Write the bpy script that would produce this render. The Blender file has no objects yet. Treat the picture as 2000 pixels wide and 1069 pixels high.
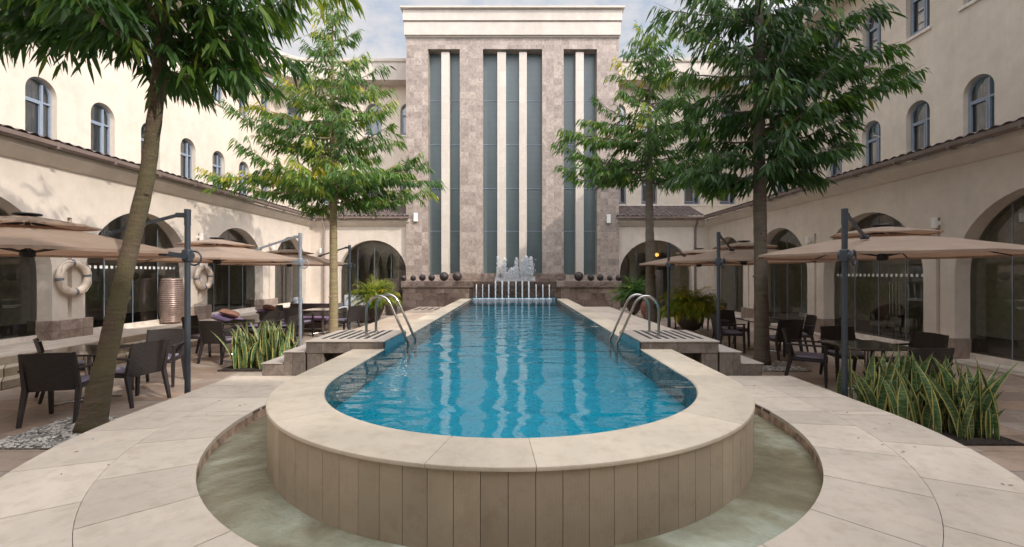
import bpy, bmesh, math, random
import numpy as np
from mathutils import Vector, Matrix
from mathutils.geometry import tessellate_polygon
R = math.radians; PI = math.pi
sc = bpy.context.scene
COL = sc.collection
rnd = random.Random(7)
nr = np.random.RandomState(11)

def gx(x, D): return (x-1006)/889*D
def gz(y, D): return 1.8-(y-534.5)/889*D

# ---------------------------------------------------------------- materials
def newmat(name):
    m = bpy.data.materials.new(name); m.use_nodes = True
    nt = m.node_tree; nt.nodes.clear()
    out = nt.nodes.new('ShaderNodeOutputMaterial')
    return m, nt, out
class NT:
    def __init__(s, nt): s.nt = nt
    def n(s, t, **k):
        nd = s.nt.nodes.new('ShaderNode'+t)
        ins = k.pop('ins', {})
        for a, b in k.items(): setattr(nd, a, b)
        for a, b in ins.items():
            if isinstance(b, bpy.types.NodeSocket): s.nt.links.new(b, nd.inputs[a])
            else: nd.inputs[a].default_value = b
        return nd
    def l(s, a, b): s.nt.links.new(a, b)
    def coord(s, scale=(1,1,1), rot=(0,0,0), kind='Object'):
        tc = s.n('TexCoord')
        mp = s.n('Mapping', ins={'Vector': tc.outputs[kind], 'Scale': scale, 'Rotation': rot})
        return mp.outputs[0]
    def noise(s, vec, scale=5, detail=5, rough=.55, dist=0):
        return s.n('TexNoise', ins={'Vector': vec, 'Scale': scale, 'Detail': detail, 'Roughness': rough, 'Distortion': dist})
    def ramp(s, fac, stops):
        r = s.n('ValToRGB', ins={'Fac': fac}); e = r.color_ramp.elements
        while len(e) < len(stops): e.new(.5)
        for i, (p, c) in enumerate(stops):
            e[i].position = p; e[i].color = (*c, 1) if len(c) == 3 else c
        return r.outputs[0]
    def mix(s, fac, a, b, mode='MIX'):
        m = s.n('Mix', data_type='RGBA', blend_type=mode)
        for i, v in ((0, fac), (6, a), (7, b)):
            if isinstance(v, bpy.types.NodeSocket): s.l(v, m.inputs[i])
            else: m.inputs[i].default_value = v if i == 0 else ((*v, 1) if len(v) == 3 else v)
        return m.outputs[2]
    def bump(s, h, strength=.3, dist=.01, normal=None):
        b = s.n('Bump', ins={'Height': h, 'Strength': strength, 'Distance': dist})
        if normal: s.l(normal, b.inputs['Normal'])
        return b.outputs[0]
def c4(c): return (*c, 1)
def g3(v): return (v, v, v)

def simple(name, col, rough=.6, metal=0, var=.12, scale=6, bump=.15, bdist=.004, stretch=(1,1,1), coat=0, spec=.5):
    m, nt, out = newmat(name); t = NT(nt)
    co = t.coord(stretch)
    nz = t.noise(co, scale, 6)
    a = tuple(max(0, x*(1-var*1.6)) for x in col); b = tuple(min(1, x*(1+var*1.2)) for x in col)
    cc = t.ramp(nz.outputs[0], [(.3, a), (.7, b)])
    nf = t.noise(co, scale*9, 4)
    p = t.n('BsdfPrincipled', ins={'Base Color': cc, 'Roughness': rough, 'Metallic': metal, 'Coat Weight': coat, 'Specular IOR Level': spec})
    if bump: t.l(t.bump(nf.outputs[0], bump, bdist), p.inputs['Normal'])
    t.l(p.outputs[0], out.inputs[0])
    return m

def plaster(name, col):
    m, nt, out = newmat(name); t = NT(nt)
    co = t.coord((1,1,1)); big = t.noise(co, .5, 6, .6); mid = t.noise(co, 3.2, 7, .65)
    st = t.noise(t.coord((1.6,1.6,.16)), 2.2, 7, .65)
    c1 = t.ramp(big.outputs[0], [(.3, tuple(x*.88 for x in col)), (.72, tuple(min(1,x*1.06) for x in col))])
    c2 = t.mix(.55, c1, t.ramp(mid.outputs[0], [(.35, g3(.82)), (.65, g3(1))]), 'MULTIPLY')
    c3 = t.mix(.22, c2, t.ramp(st.outputs[0], [(.32, (.74,.72,.68)), (.52, g3(1))]), 'MULTIPLY')
    vo = t.n('TexVoronoi', feature='DISTANCE_TO_EDGE', ins={'Vector': t.n('VectorMath', operation='MULTIPLY_ADD', ins={0: mid.outputs[1], 1: (.5,.5,.5), 2: co}).outputs[0], 'Scale': .42})
    ck = t.ramp(vo.outputs['Distance'], [(.0, (.80,.77,.73)), (.004, g3(1))])
    c3 = t.mix(t.ramp(big.outputs[0], [(.5, g3(0)), (.6, g3(.7))]), c3, t.mix(1, c3, ck, 'MULTIPLY'))
    f = t.noise(co, 60, 4); h = t.n('Math', operation='ADD', ins={0: f.outputs[0], 1: mid.outputs[0]})
    p = t.n('BsdfPrincipled', ins={'Base Color': c3, 'Roughness': .88, 'Specular IOR Level': .25, 'Normal': t.bump(h.outputs[0], .35, .012)})
    t.l(p.outputs[0], out.inputs[0]); return m

def tiles(name, c1, c2, mortar, bw, bh, mort=.006, axis='xy', rough=.5, vein=.5, bump=.25, offset=.5, veincol=(.35,.3,.27), rot=0, mottle=2.2, squash=1, coat=0, sat=None):
    m, nt, out = newmat(name); t = NT(nt)
    tc = t.n('TexCoord'); v = tc.outputs['Object']
    if axis != 'xy':
        sp = t.n('SeparateXYZ', ins={0: v})
        sm = t.n('Math', operation='ADD', ins={0: sp.outputs[0], 1: sp.outputs[1]})
        df = t.n('Math', operation='SUBTRACT', ins={0: sp.outputs[1], 1: sp.outputs[0]})
        cb = t.n('CombineXYZ', ins={0: sm.outputs[0], 1: sp.outputs[2], 2: df.outputs[0]})
        v = cb.outputs[0]
    mp = t.n('Mapping', ins={'Vector': v, 'Rotation': (0,0,rot)}); v = mp.outputs[0]
    br = t.n('TexBrick', offset=offset, squash=squash, squash_frequency=3, ins={'Vector': v, 'Color1': (0,0,0,1), 'Color2': (1,1,1,1), 'Mortar': (0,0,0,1), 'Scale': 1, 'Mortar Size': mort, 'Mortar Smooth': .1, 'Bias': 0, 'Brick Width': bw, 'Row Height': bh})
    base = t.ramp(br.outputs[0], [(.0, c1), (.5, tuple((a+b)/2 for a, b in zip(c1,c2))), (1, c2)] + ([(.8, sat)] if 0 else []))
    if sat:
        base = t.ramp(br.outputs[0], [(0, c1), (.35, c2), (.7, sat), (1, c1)])
    # vary the veining tile by tile
    off = t.n('VectorMath', operation='MULTIPLY_ADD', ins={0: br.outputs[0], 1: (7,3,5), 2: v})
    nz = t.noise(off.outputs[0], mottle, 8, .68, .8)
    vn = t.noise(off.outputs[0], mottle*3.4, 7, .7, 1.5)
    col = t.mix(vein, base, t.ramp(nz.outputs[0], [(.3, tuple(veincol)), (.5, (.8,.78,.76)), (.68, (1,1,1))]), 'MULTIPLY')
    col = t.mix(vein*.6, col, t.ramp(vn.outputs[0], [(.36, g3(.55)), (.5, g3(1)), (.66, g3(1)), (.74, (1.25,1.22,1.2))]), 'MULTIPLY')
    col = t.mix(br.outputs['Fac'], col, c4(mortar))
    h = t.n('Math', operation='MULTIPLY_ADD', ins={0: br.outputs['Fac'], 1: -1.2, 2: vn.outputs[0]})
    rr = t.n('MapRange', ins={'Value': nz.outputs[0], 'To Min': rough-.12, 'To Max': rough+.2})
    p = t.n('BsdfPrincipled', ins={'Base Color': col, 'Roughness': rr.outputs[0], 'Coat Weight': coat, 'Normal': t.bump(h.outputs[0], bump, .008)})
    t.l(p.outputs[0], out.inputs[0]); return m

M = {}
M['plaster'] = plaster('cream plaster', (.74,.655,.55))
M['plaster_low'] = plaster('cream plaster low', (.75,.67,.58))
M['trim'] = plaster('pale trim', (.62,.56,.495))
M['interior'] = simple('interior plaster', (.62,.56,.46), .9)
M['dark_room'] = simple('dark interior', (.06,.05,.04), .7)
M['tower'] = tiles('tower stone tile', (.36,.30,.265), (.53,.45,.395), (.32,.27,.24), .36, .31, .005, 'xz', .5, 1.0, .2, 0.0, (.50,.44,.41), mottle=5)
M['fin'] = tiles('cream limestone fin', (.58,.52,.46), (.65,.59,.52), (.48,.42,.37), .6, .75, .004, 'xz', .6, .35, .15, 0, (.75,.7,.65))
M['fstone'] = tiles('fountain marble', (.19,.14,.115), (.38,.30,.26), (.12,.09,.075), .62, .31, .006, 'xz', .35, 1.1, .25, .5, (.32,.27,.25), mottle=2.4)
M['wet'] = tiles('wet fountain marble', (.10,.065,.05), (.17,.12,.09), (.03,.025,.02), .3, .25, .006, 'xz', .2, .8, .3, .5, (.3,.25,.2), mottle=2.4)
M['pierstone'] = tiles('pier base marble', (.3,.23,.19), (.5,.41,.36), (.15,.11,.1), .5, .6, .004, 'xz', .35, .8, .25, 0, (.35,.25,.2), mottle=2.8)
M['step'] = tiles('grey slate step', (.20,.175,.155), (.34,.295,.26), (.1,.09,.08), .42, 3.0, .005, 'xz', .45, 1.0, .35, 0, (.42,.37,.34), mottle=5)
M['steptop'] = tiles('honed step top', (.44,.39,.345), (.5,.445,.39), (.3,.27,.24), 2.7, 2.9, .003, 'xy', .5, .3, .12, 0, (.7,.66,.62))
M['patio'] = tiles('patio flagstones', (.34,.27,.225), (.50,.43,.37), (.17,.14,.12), .72, .46, .006, 'xy', .40, .75, .3, .37, (.52,.43,.36), rot=.0, mottle=1.6, squash=1.2, sat=(.50,.375,.285))
M['terrace'] = tiles('terrace flagstones', (.5,.43,.35), (.66,.58,.5), (.22,.18,.15), .9, .3, .006, 'xy', .55, .5, .3, .4, (.6,.5,.42), rot=PI/2)
M['riser'] = tiles('terrace riser stone', (.42,.36,.27), (.6,.53,.42), (.1,.09,.07), .45, .3, .012, 'yz', .7, .6, .4, 0, (.5,.42,.32))
M['deck'] = tiles('pool deck flagstones', (.6,.5,.41), (.72,.63,.54), (.3,.25,.2), .55, .43, .004, 'xy', .5, .35, .12, 0, (.75,.68,.6))
M['deckwarm'] = tiles('warm deck flagstones', (.50,.39,.30), (.64,.54,.44), (.3,.24,.18), .55, .43, .004, 'xy', .4, .7, .12, 0, (.65,.5,.38))
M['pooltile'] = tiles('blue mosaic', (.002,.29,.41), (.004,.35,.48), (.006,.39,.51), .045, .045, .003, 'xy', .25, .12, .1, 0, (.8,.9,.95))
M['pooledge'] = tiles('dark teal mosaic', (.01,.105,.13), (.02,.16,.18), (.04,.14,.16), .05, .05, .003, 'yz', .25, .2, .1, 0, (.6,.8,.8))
M['rim_tile'] = simple('teal edge tile', (.05,.2,.26), .25)
def slabmat(name, col, spots=.3):
    m, nt, out = newmat(name); t = NT(nt)
    co = t.coord(); n1 = t.noise(co, .9, 7, .6, .6); n2 = t.noise(co, 7, 8, .7); n3 = t.noise(co, 120, 3)
    at = t.n('Attribute', attribute_name='tone')
    c = t.ramp(n1.outputs[0], [(.3, tuple(x*.80 for x in col)), (.55, col), (.75, tuple(min(1, x*1.12) for x in col))])
    c = t.mix(spots, c, t.ramp(n2.outputs[0], [(.34, (.66,.60,.53)), (.52, g3(1))]), 'MULTIPLY')
    tn = t.n('MapRange', ins={'Value': at.outputs['Fac'], 'To Min': .85, 'To Max': 1.07})
    c = t.mix(1, c, tn.outputs[0], 'MULTIPLY')
    wv = t.n('TexWave', wave_type='BANDS', ins={'Vector': co, 'Scale': 14, 'Distortion': 3, 'Detail': 2})
    h = t.n('Math', operation='MULTIPLY_ADD', ins={0: wv.outputs['Fac'], 1: .35, 2: n3.outputs[0]})
    rr = t.n('MapRange', ins={'Value': n1.outputs[0], 'To Min': .5, 'To Max': .75})
    p = t.n('BsdfPrincipled', ins={'Base Color': c, 'Roughness': rr.outputs[0], 'Specular IOR Level': .35, 'Normal': t.bump(h.outputs[0], .22, .003)})
    t.l(p.outputs[0], out.inputs[0]); return m
M['slab'] = slabmat('walkway sandstone', (.66,.575,.475), .38)
M['coping'] = slabmat('coping sandstone', (.67,.58,.455), .35)
M['panel'] = slabmat('pool cladding', (.56,.465,.35), .35)
M['joint'] = simple('dark joint', (.12,.095,.075), .9)
M['moatwall'] = simple('pitted pink stone', (.5,.35,.26), .75, var=.45, scale=9, bump=.6, bdist=.02)
M['rooftile'] = simple('brown roof tile', (.145,.112,.105), .65, var=.35, scale=5, bump=.3, bdist=.01)
M['gutter'] = simple('brown gutter', (.2,.15,.13), .45, var=.12)
M['pipe'] = simple('downpipe paint', (.34,.27,.24), .5)
M['frame'] = simple('grey blue window frame', (.26,.31,.38), .45, var=.05)
M['sill'] = simple('pale sill', (.75,.68,.6), .7)
M['curtain'] = simple('curtain cloth', (.24,.36,.39), .9, stretch=(14,14,.3), scale=1.2, var=.25)
M['steel'] = simple('brushed steel', (.46,.45,.43), .2, 1, var=.06)
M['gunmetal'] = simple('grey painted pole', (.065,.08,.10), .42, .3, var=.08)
M['gunmetal_pale'] = simple('pale grey pole', (.3,.34,.39), .42, .3, var=.1)  # paler grey than the other poles, on one umbrella only
M['black'] = simple('black metal', (.03,.03,.032), .45, .3)
M['whiteplastic'] = simple('white lamp', (.8,.78,.74), .4, var=.03)
M['concrete'] = simple('umbrella base', (.2,.2,.2), .8)
M['soil'] = simple('dark soil', (.06,.045,.035), .95, var=.5, scale=20, bump=1, bdist=.03)
M['gravelbed'] = simple('gravel bed', (.3,.28,.25), .9, var=.5, scale=30, bump=1, bdist=.02)
M['pebble'] = simple('grey pebble', (.5,.48,.44), .7, var=.4, scale=8)
M['potdark'] = simple('dark clay pot', (.075,.058,.05), .5, var=.25, bump=.3)
M['potred'] = simple('red clay pot', (.22,.09,.06), .55, var=.25, bump=.3)
M['vase'] = simple('bronze glazed vase', (.27,.2,.17), .35, .35, var=.15)
M['ball'] = simple('dark iron ball', (.055,.045,.043), .5, .2, var=.35, scale=12, bump=.4)
M['trunk_a'] = None
M['cushion'] = simple('mauve grey cushion', (.25,.23,.30), .9, var=.08, bump=.2)
M['purple'] = simple('purple lounger cushion', (.33,.24,.41), .9, var=.08)
M['pillow'] = simple('brown pillow', (.27,.14,.10), .9, var=.2)
M['pale_cushion'] = simple('pale blue grey cushion', (.46,.5,.53), .9, var=.06)
M['tabletop'] = simple('dark glossy table top', (.045,.038,.036), .12, var=.2, bump=0, coat=.6)
M['ring'] = simple('weathered life ring', (.72,.60,.49), .6, var=.22, scale=4)
M['ringband'] = simple('grey ring band', (.16,.16,.18), .7)
M['rope'] = simple('rope', (.6,.52,.42), .9)
M['fabric_in'] = simple('interior upholstery', (.33,.29,.25), .9)
M['fabric_white'] = simple('white upholstery', (.62,.65,.6), .9)
M['picture'] = simple('framed picture', (.1,.1,.1), .4, var=.9, scale=14)
M['decal'] = simple('frosted decal', (.75,.78,.75), .6)
M['ashtray'] = simple('glass ashtray', (.35,.4,.42), .1, var=.05)

def bark(name, col, moss):
    m, nt, out = newmat(name); t = NT(nt)
    co = t.coord((1,1,1)); ring = t.noise(t.coord((2,2,14)), 1.6, 6, .65)
    pa = t.noise(co, 3.5, 8, .72); f = t.noise(co, 45, 5)
    c = t.ramp(ring.outputs[0], [(.3, tuple(x*.5 for x in col)), (.6, col), (.8, tuple(x*1.5 for x in col))])
    c = t.mix(t.ramp(pa.outputs[0], [(.42, g3(0)), (.62, g3(.85))]), c, c4(moss))
    h = t.n('Math', operation='ADD', ins={0: ring.outputs[0], 1: f.outputs[0]})
    p = t.n('BsdfPrincipled', ins={'Base Color': c, 'Roughness': .85, 'Normal': t.bump(h.outputs[0], .7, .02)})
    t.l(p.outputs[0], out.inputs[0]); return m
M['bark_dark'] = bark('mossy bark', (.15,.11,.075), (.115,.11,.045))
M['bark_pale'] = bark('pale bark', (.34,.26,.16), (.28,.26,.11))
M['bark_grey'] = bark('grey brown bark', (.16,.125,.10), (.14,.13,.09))

def leafmat(name, dark, mid, light, trans=.35, rough=.42):
    m, nt, out = newmat(name); t = NT(nt)
    at = t.n('Attribute', attribute_name='tone')
    c = t.ramp(at.outputs['Fac'], [(0, dark), (.55, mid), (.86, light), (1, (light[0]*1.9, light[1]*1.25, light[2]*.8))])
    p = t.n('BsdfPrincipled', ins={'Base Color': c, 'Roughness': rough, 'Specular IOR Level': .45})
    tc = t.mix(1, c, (1.25,1.35,.55), 'MULTIPLY')
    tr = t.n('BsdfTranslucent', ins={'Color': tc})
    mx = t.n('MixShader', ins={0: trans, 1: p.outputs[0], 2: tr.outputs[0]})
    t.l(mx.outputs[0], out.inputs[0]); return m
M['leaf'] = leafmat('tree leaf', (.026,.062,.022), (.055,.13,.03), (.17,.25,.04), .4)
M['leaf_fresh'] = leafmat('fresh tree leaf', (.045,.105,.025), (.09,.19,.035), (.26,.33,.045))
M['palm'] = leafmat('palm leaf', (.13,.20,.035), (.27,.34,.05), (.36,.38,.055), .45)
M['palm_green'] = leafmat('green palm leaf', (.03,.09,.02), (.06,.16,.03), (.14,.24,.04), .4)

def sansmat():
    m, nt, out = newmat('snake plant leaf'); t = NT(nt)
    e = t.n('Attribute', attribute_name='edge'); v = t.n('Attribute', attribute_name='along'); tn = t.n('Attribute', attribute_name='tone')
    nz = t.noise(t.coord((8,8,45)), 1.6, 3)
    g = t.ramp(nz.outputs[0], [(.38, (.04,.08,.035)), (.52, (.09,.155,.065)), (.66, (.22,.27,.15))])
    g = t.mix(tn.outputs['Fac'], g, t.mix(1, g, (.8,1.05,.8), 'MULTIPLY'))
    c = t.mix(t.ramp(e.outputs['Fac'], [(.74, g3(0)), (.84, g3(1))]), g, (.52,.47,.15))
    p = t.n('BsdfPrincipled', ins={'Base Color': c, 'Roughness': .38})
    t.l(p.outputs[0], out.inputs[0]); return m
M['sans'] = sansmat()

def wicker():
    m, nt, out = newmat('woven wicker'); t = NT(nt)
    tc = t.n('TexCoord'); sp = t.n('SeparateXYZ', ins={0: tc.outputs['Object']})
    s = t.n('Math', operation='ADD', ins={0: sp.outputs[0], 1: sp.outputs[1]})
    cb = t.n('CombineXYZ', ins={0: s.outputs[0], 1: sp.outputs[2]})
    br = t.n('TexBrick', offset=.5, ins={'Vector': cb.outputs[0], 'Scale': 1, 'Mortar Size': .004, 'Mortar Smooth': .8, 'Brick Width': .034, 'Row Height': .017, 'Color1': (.032,.026,.025,1), 'Color2': (.05,.042,.04,1), 'Mortar': (.016,.013,.012,1)})
    inv = t.n('Math', operation='SUBTRACT', ins={0: 1, 1: br.outputs['Fac']})
    p = t.n('BsdfPrincipled', ins={'Base Color': br.outputs[0], 'Roughness': .5, 'Normal': t.bump(inv.outputs[0], .8, .004)})
    t.l(p.outputs[0], out.inputs[0]); return m
M['wicker'] = wicker()
M['wframe'] = simple('dark wicker frame', (.035,.03,.03), .5, var=.15)
M['wicker_grey'] = simple('grey brown wicker', (.13,.105,.10), .65, var=.25, scale=40, bump=.6)

def canopymat():
    m, nt, out = newmat('taupe canopy cloth'); t = NT(nt)
    n = t.noise(t.coord(), 2.4, 6, .65); f = t.noise(t.coord(), 300, 2)
    c = t.ramp(n.outputs[0], [(.3, (.37,.285,.225)), (.7, (.45,.355,.285))])
    d = t.n('BsdfPrincipled', ins={'Base Color': c, 'Roughness': .9, 'Specular IOR Level': .1, 'Normal': t.bump(f.outputs[0], .2, .002)})
    tr = t.n('BsdfTranslucent', ins={'Color': t.mix(1, c, (1.15,.85,.68), 'MULTIPLY')})
    mx = t.n('MixShader', ins={0: .3, 1: d.outputs[0], 2: tr.outputs[0]})
    t.l(mx.outputs[0], out.inputs[0]); return m
M['canopy'] = canopymat()

def glass(name, tint, refl=.08, rough=.01, ior=1.5):
    m, nt, out = newmat(name); t = NT(nt)
    fr = t.n('Fresnel', ins={'IOR': ior})
    ad = t.n('Math', operation='ADD', use_clamp=True, ins={0: fr.outputs[0], 1: refl})
    n = t.noise(t.coord(), 1.1, 2)
    gl = t.n('BsdfGlossy', ins={'Color': (1,1,1,1), 'Roughness': rough, 'Normal': t.bump(n.outputs[0], .05, .02)})
    tr = t.n('BsdfTransparent', ins={'Color': c4(tint)})
    mx = t.n('MixShader', ins={0: ad.outputs[0], 1: tr.outputs[0], 2: gl.outputs[0]})
    t.l(mx.outputs[0], out.inputs[0]); return m
M['glass'] = glass('arcade glass', (.80,.86,.82), .04)
M['wglass'] = glass('window glass', (.55,.62,.66), .12)
def towerglass():
    m, nt, out = newmat('tower louvred glass'); t = NT(nt)
    co = t.coord(); wv = t.n('TexWave', wave_type='BANDS', bands_direction='Z', ins={'Vector': co, 'Scale': 5.5, 'Distortion': 0})
    n = t.noise(t.coord((1,1,.3)), 1.2, 5)
    c = t.ramp(wv.outputs['Fac'], [(.1, (.085,.115,.12)), (.6, (.125,.165,.17))])
    c = t.mix(.5, c, t.ramp(n.outputs[0], [(.3, g3(.6)), (.7, g3(1.2))]), 'MULTIPLY')
    p = t.n('BsdfPrincipled', ins={'Base Color': c, 'Roughness': .28, 'Specular IOR Level': .6, 'Normal': t.bump(wv.outputs['Fac'], .25, .01)})
    t.l(p.outputs[0], out.inputs[0]); return m
M['towerglass'] = towerglass()

def poolwater():
    m, nt, out = newmat('pool water'); t = NT(nt)
    a = t.noise(t.coord((.75,1.7,1)), 1.5, 1.5, .45, .6)
    b = t.noise(t.coord((1.5,4.2,1)), 3.2, 2, .5)
    tc = t.n('TexCoord'); ds = t.n('VectorMath', operation='DISTANCE', ins={0: tc.outputs['Object'], 1: (0,20.0,.68)})
    agit = t.n('MapRange', ins={'Value': ds.outputs['Value'], 'From Min': 1, 'From Max': 9, 'To Min': 1.0, 'To Max': .14})
    bb = t.n('Math', operation='MULTIPLY', ins={0: b.outputs[0], 1: agit.outputs[0]})
    h = t.n('Math', operation='MULTIPLY_ADD', ins={0: bb.outputs[0], 1: .55, 2: a.outputs[0]})
    bp = t.bump(h.outputs[0], .62, .045)
    fr = t.n('Fresnel', ins={'IOR': 1.42, 'Normal': bp})
    mr = t.n('MapRange', ins={'Value': fr.outputs[0], 'To Min': .03, 'To Max': .86, 'From Max': .85})
    gl = t.n('BsdfGlossy', ins={'Roughness': .005, 'Normal': bp})
    tr = t.n('BsdfTransparent', ins={'Color': (.30,.96,.98,1)})
    mx = t.n('MixShader', ins={0: mr.outputs[0], 1: tr.outputs[0], 2: gl.outputs[0]})
    t.l(mx.outputs[0], out.inputs[0]); return m
M['water'] = poolwater()
def moatwater():
    m, nt, out = newmat('moat water'); t = NT(nt)
    n1 = t.noise(t.coord(), 1.1, 5, .55, .8); n2 = t.noise(t.coord(), 5, 9, .78, .6)
    n3 = t.noise(t.coord((1,1,1)), 7, 4, .6, .5)
    c = t.ramp(n1.outputs[0], [(.3, (.16,.14,.085)), (.48, (.23,.21,.14)), (.6, (.33,.335,.25)), (.74, (.50,.54,.44))])
    c = t.mix(.5, c, t.ramp(n2.outputs[0], [(.34, g3(.72)), (.52, g3(1)), (.70, (1.3,1.32,1.28))]), 'MULTIPLY')
    p = t.n('BsdfPrincipled', ins={'Base Color': c, 'Roughness': .1, 'IOR': 1.33, 'Normal': t.bump(n3.outputs[0], .7, .03)})
    t.l(p.outputs[0], out.inputs[0]); return m
M['moat'] = moatwater()
def foam():
    m, nt, out = newmat('white water'); t = NT(nt)
    d = t.n('BsdfPrincipled', ins={'Base Color': (.97,.97,.98,1), 'Roughness': .25})
    tr = t.n('BsdfTranslucent', ins={'Color': (.95,.97,1,1)})
    mx = t.n('MixShader', ins={0: .35, 1: d.outputs[0], 2: tr.outputs[0]})
    t.l(mx.outputs[0], out.inputs[0]); return m
M['foam'] = foam()
def stream():
    m, nt, out = newmat('falling water'); t = NT(nt)
    n = t.noise(t.coord((6,6,1.2)), 9, 3)
    f = t.n('MapRange', ins={'Value': n.outputs[0], 'From Min': .35, 'From Max': .65, 'To Min': .45, 'To Max': 1})
    d = t.n('BsdfPrincipled', ins={'Base Color': (.92,.9,.93,1), 'Roughness': .2})
    tr = t.n('BsdfTransparent', ins={'Color': (.9,.95,.95,1)})
    mx = t.n('MixShader', ins={0: f.outputs[0], 1: tr.outputs[0], 2: d.outputs[0]})
    t.l(mx.outputs[0], out.inputs[0]); return m
M['stream'] = stream()
def emit(name, col, s):
    m, nt, out = newmat(name); t = NT(nt)
    e = t.n('Emission', ins={'Color': c4(col), 'Strength': s}); t.l(e.outputs[0], out.inputs[0]); return m
M['lampglow'] = emit('warm lamp', (1,.42,.08), 1.2)

# ---------------------------------------------------------------- mesh builder
class MB:
    def __init__(s): s.v = []; s.f = []; s.mi = []; s.mats = []; s.cur = 0; s.attr = {}
    def m(s, mat):
        if mat not in s.mats: s.mats.append(mat)
        s.cur = s.mats.index(mat); return s
    def add(s, vs, fs, M4=None):
        o = len(s.v)
        if M4 is not None: vs = [tuple(M4 @ Vector(p)) for p in vs]
        s.v += [tuple(p) for p in vs]; s.f += [tuple(i+o for i in f) for f in fs]; s.mi += [s.cur]*len(fs)
        return s
    def box(s, x0, x1, y0, y1, z0, z1, M4=None):
        vs = [(x0,y0,z0),(x1,y0,z0),(x1,y1,z0),(x0,y1,z0),(x0,y0,z1),(x1,y0,z1),(x1,y1,z1),(x0,y1,z1)]
        return s.add(vs, [(0,3,2,1),(4,5,6,7),(0,1,5,4),(1,2,6,5),(2,3,7,6),(3,0,4,7)], M4)
    def rbox(s, x0, x1, y0, y1, z0, z1, r=.01, seg=2, M4=None):
        bm = bmesh.new(); bmesh.ops.create_cube(bm, size=1)
        for v in bm.verts:
            v.co = Vector(((x0+x1)/2+v.co.x*(x1-x0), (y0+y1)/2+v.co.y*(y1-y0), (z0+z1)/2+v.co.z*(z1-z0)))
        bmesh.ops.bevel(bm, geom=bm.edges[:], offset=r, segments=seg, affect='EDGES', profile=.5)
        s.add([v.co.copy() for v in bm.verts], [[v.index for v in f.verts] for f in bm.faces], M4); bm.free(); return s
    def beam(s, a, b, w0, w1=None, h0=None, h1=None):   # tapered rectangular bar
        w1 = w0 if w1 is None else w1; h0 = w0 if h0 is None else h0; h1 = (w1 if h0 == w0 else h0) if h1 is None else h1
        a = Vector(a); b = Vector(b); d = (b-a).normalized()
        up = Vector((0,0,1)) if abs(d.z) < .9 else Vector((0,1,0))
        x = d.cross(up).normalized(); y = x.cross(d)
        vs = []
        for p, w, h in ((a,w0,h0),(b,w1,h1)):
            for sx, sy in ((-1,-1),(1,-1),(1,1),(-1,1)): vs.append(p+x*sx*w/2+y*sy*h/2)
        return s.add(vs, [(0,1,2,3),(7,6,5,4),(0,4,5,1),(1,5,6,2),(2,6,7,3),(3,7,4,0)])
    def tube(s, pts, r, n=10, cap=True):
        pts = [Vector(p) for p in pts]; rs = r if isinstance(r, (list,tuple)) else [r]*len(pts)
        o = len(s.v); prev = None; vs = []; fs = []
        for i, p in enumerate(pts):
            d = (pts[min(i+1,len(pts)-1)]-pts[max(i-1,0)]).normalized()
            if prev is None:
                up = Vector((0,0,1)) if abs(d.z) < .9 else Vector((1,0,0)); x = d.cross(up).normalized()
            else:
                x = (prev - d*prev.dot(d)).normalized()
            prev = x; y = d.cross(x)
            for k in range(n):
                a = 2*PI*k/n; vs.append(p+(x*math.cos(a)+y*math.sin(a))*rs[i])
        for i in range(len(pts)-1):
            for k in range(n):
                k2 = (k+1) % n; fs.append((i*n+k, i*n+k2, (i+1)*n+k2, (i+1)*n+k))
        if cap:
            fs.append(tuple(range(n))[::-1]); fs.append(tuple((len(pts)-1)*n+k for k in range(n)))
        return s.add(vs, fs)
    def lathe(s, prof, n=32, c=(0,0,0), M4=None):
        vs = []; fs = []
        for r, z in prof:
            for k in range(n):
                a = 2*PI*k/n; vs.append((c[0]+r*math.cos(a), c[1]+r*math.sin(a), c[2]+z))
        for i in range(len(prof)-1):
            for k in range(n):
                k2 = (k+1) % n; fs.append((i*n+k, i*n+k2, (i+1)*n+k2, (i+1)*n+k))
        fs.append(tuple(range(n))[::-1]); fs.append(tuple((len(prof)-1)*n+k for k in range(n)))
        return s.add(vs, fs, M4)
    def sphere(s, c, r, n=20, sz=(1,1,1)):
        prof = [(max(.0008, r*math.sin(PI*i/(n//2))), -r*math.cos(PI*i/(n//2))) for i in range(n//2+1)]
        return s.lathe([(a, b*sz[2]) for a, b in prof], n, c)
    def prism(s, loop, z0, z1):
        n = len(loop)
        vs = [(x,y,z0) for x,y in loop]+[(x,y,z1) for x,y in loop]
        fs = [tuple(range(n))[::-1], tuple(range(n,2*n))]+[(i,(i+1)%n,n+(i+1)%n,n+i) for i in range(n)]
        return s.add(vs, fs)
    def build(s, name, mat=None, parent=None, smooth=False, loc=(0,0,0), angle=None):
        me = bpy.data.meshes.new(name); me.from_pydata(s.v, [], s.f)
        ms = s.mats or [mat]
        if mat is not None and not s.mats: ms = [mat]
        for k in ms: me.materials.append(M[k] if isinstance(k, str) else k)
        if len(ms) > 1: me.polygons.foreach_set('material_index', s.mi)
        if smooth: me.polygons.foreach_set('use_smooth', [True]*len(me.polygons))
        me.update()
        if angle: 
            me.set_sharp_from_angle(angle=R(angle))
        o = bpy.data.objects.new(name, me); COL.objects.link(o); o.location = loc
        if parent: o.parent = parent
        return o
def empty(name, loc=(0,0,0), rz=0):
    o = bpy.data.objects.new(name, None); COL.objects.link(o); o.location = loc; o.rotation_euler = (0,0,rz); o.empty_display_size = .2
    return o
def tag(o, label=None, cat=None, group=None, kind=None):
    if label: o['label'] = label
    if cat: o['category'] = cat
    if group: o['group'] = group
    if kind: o['kind'] = kind
    return o
def struct(o): o['kind'] = 'structure'; return o
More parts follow.
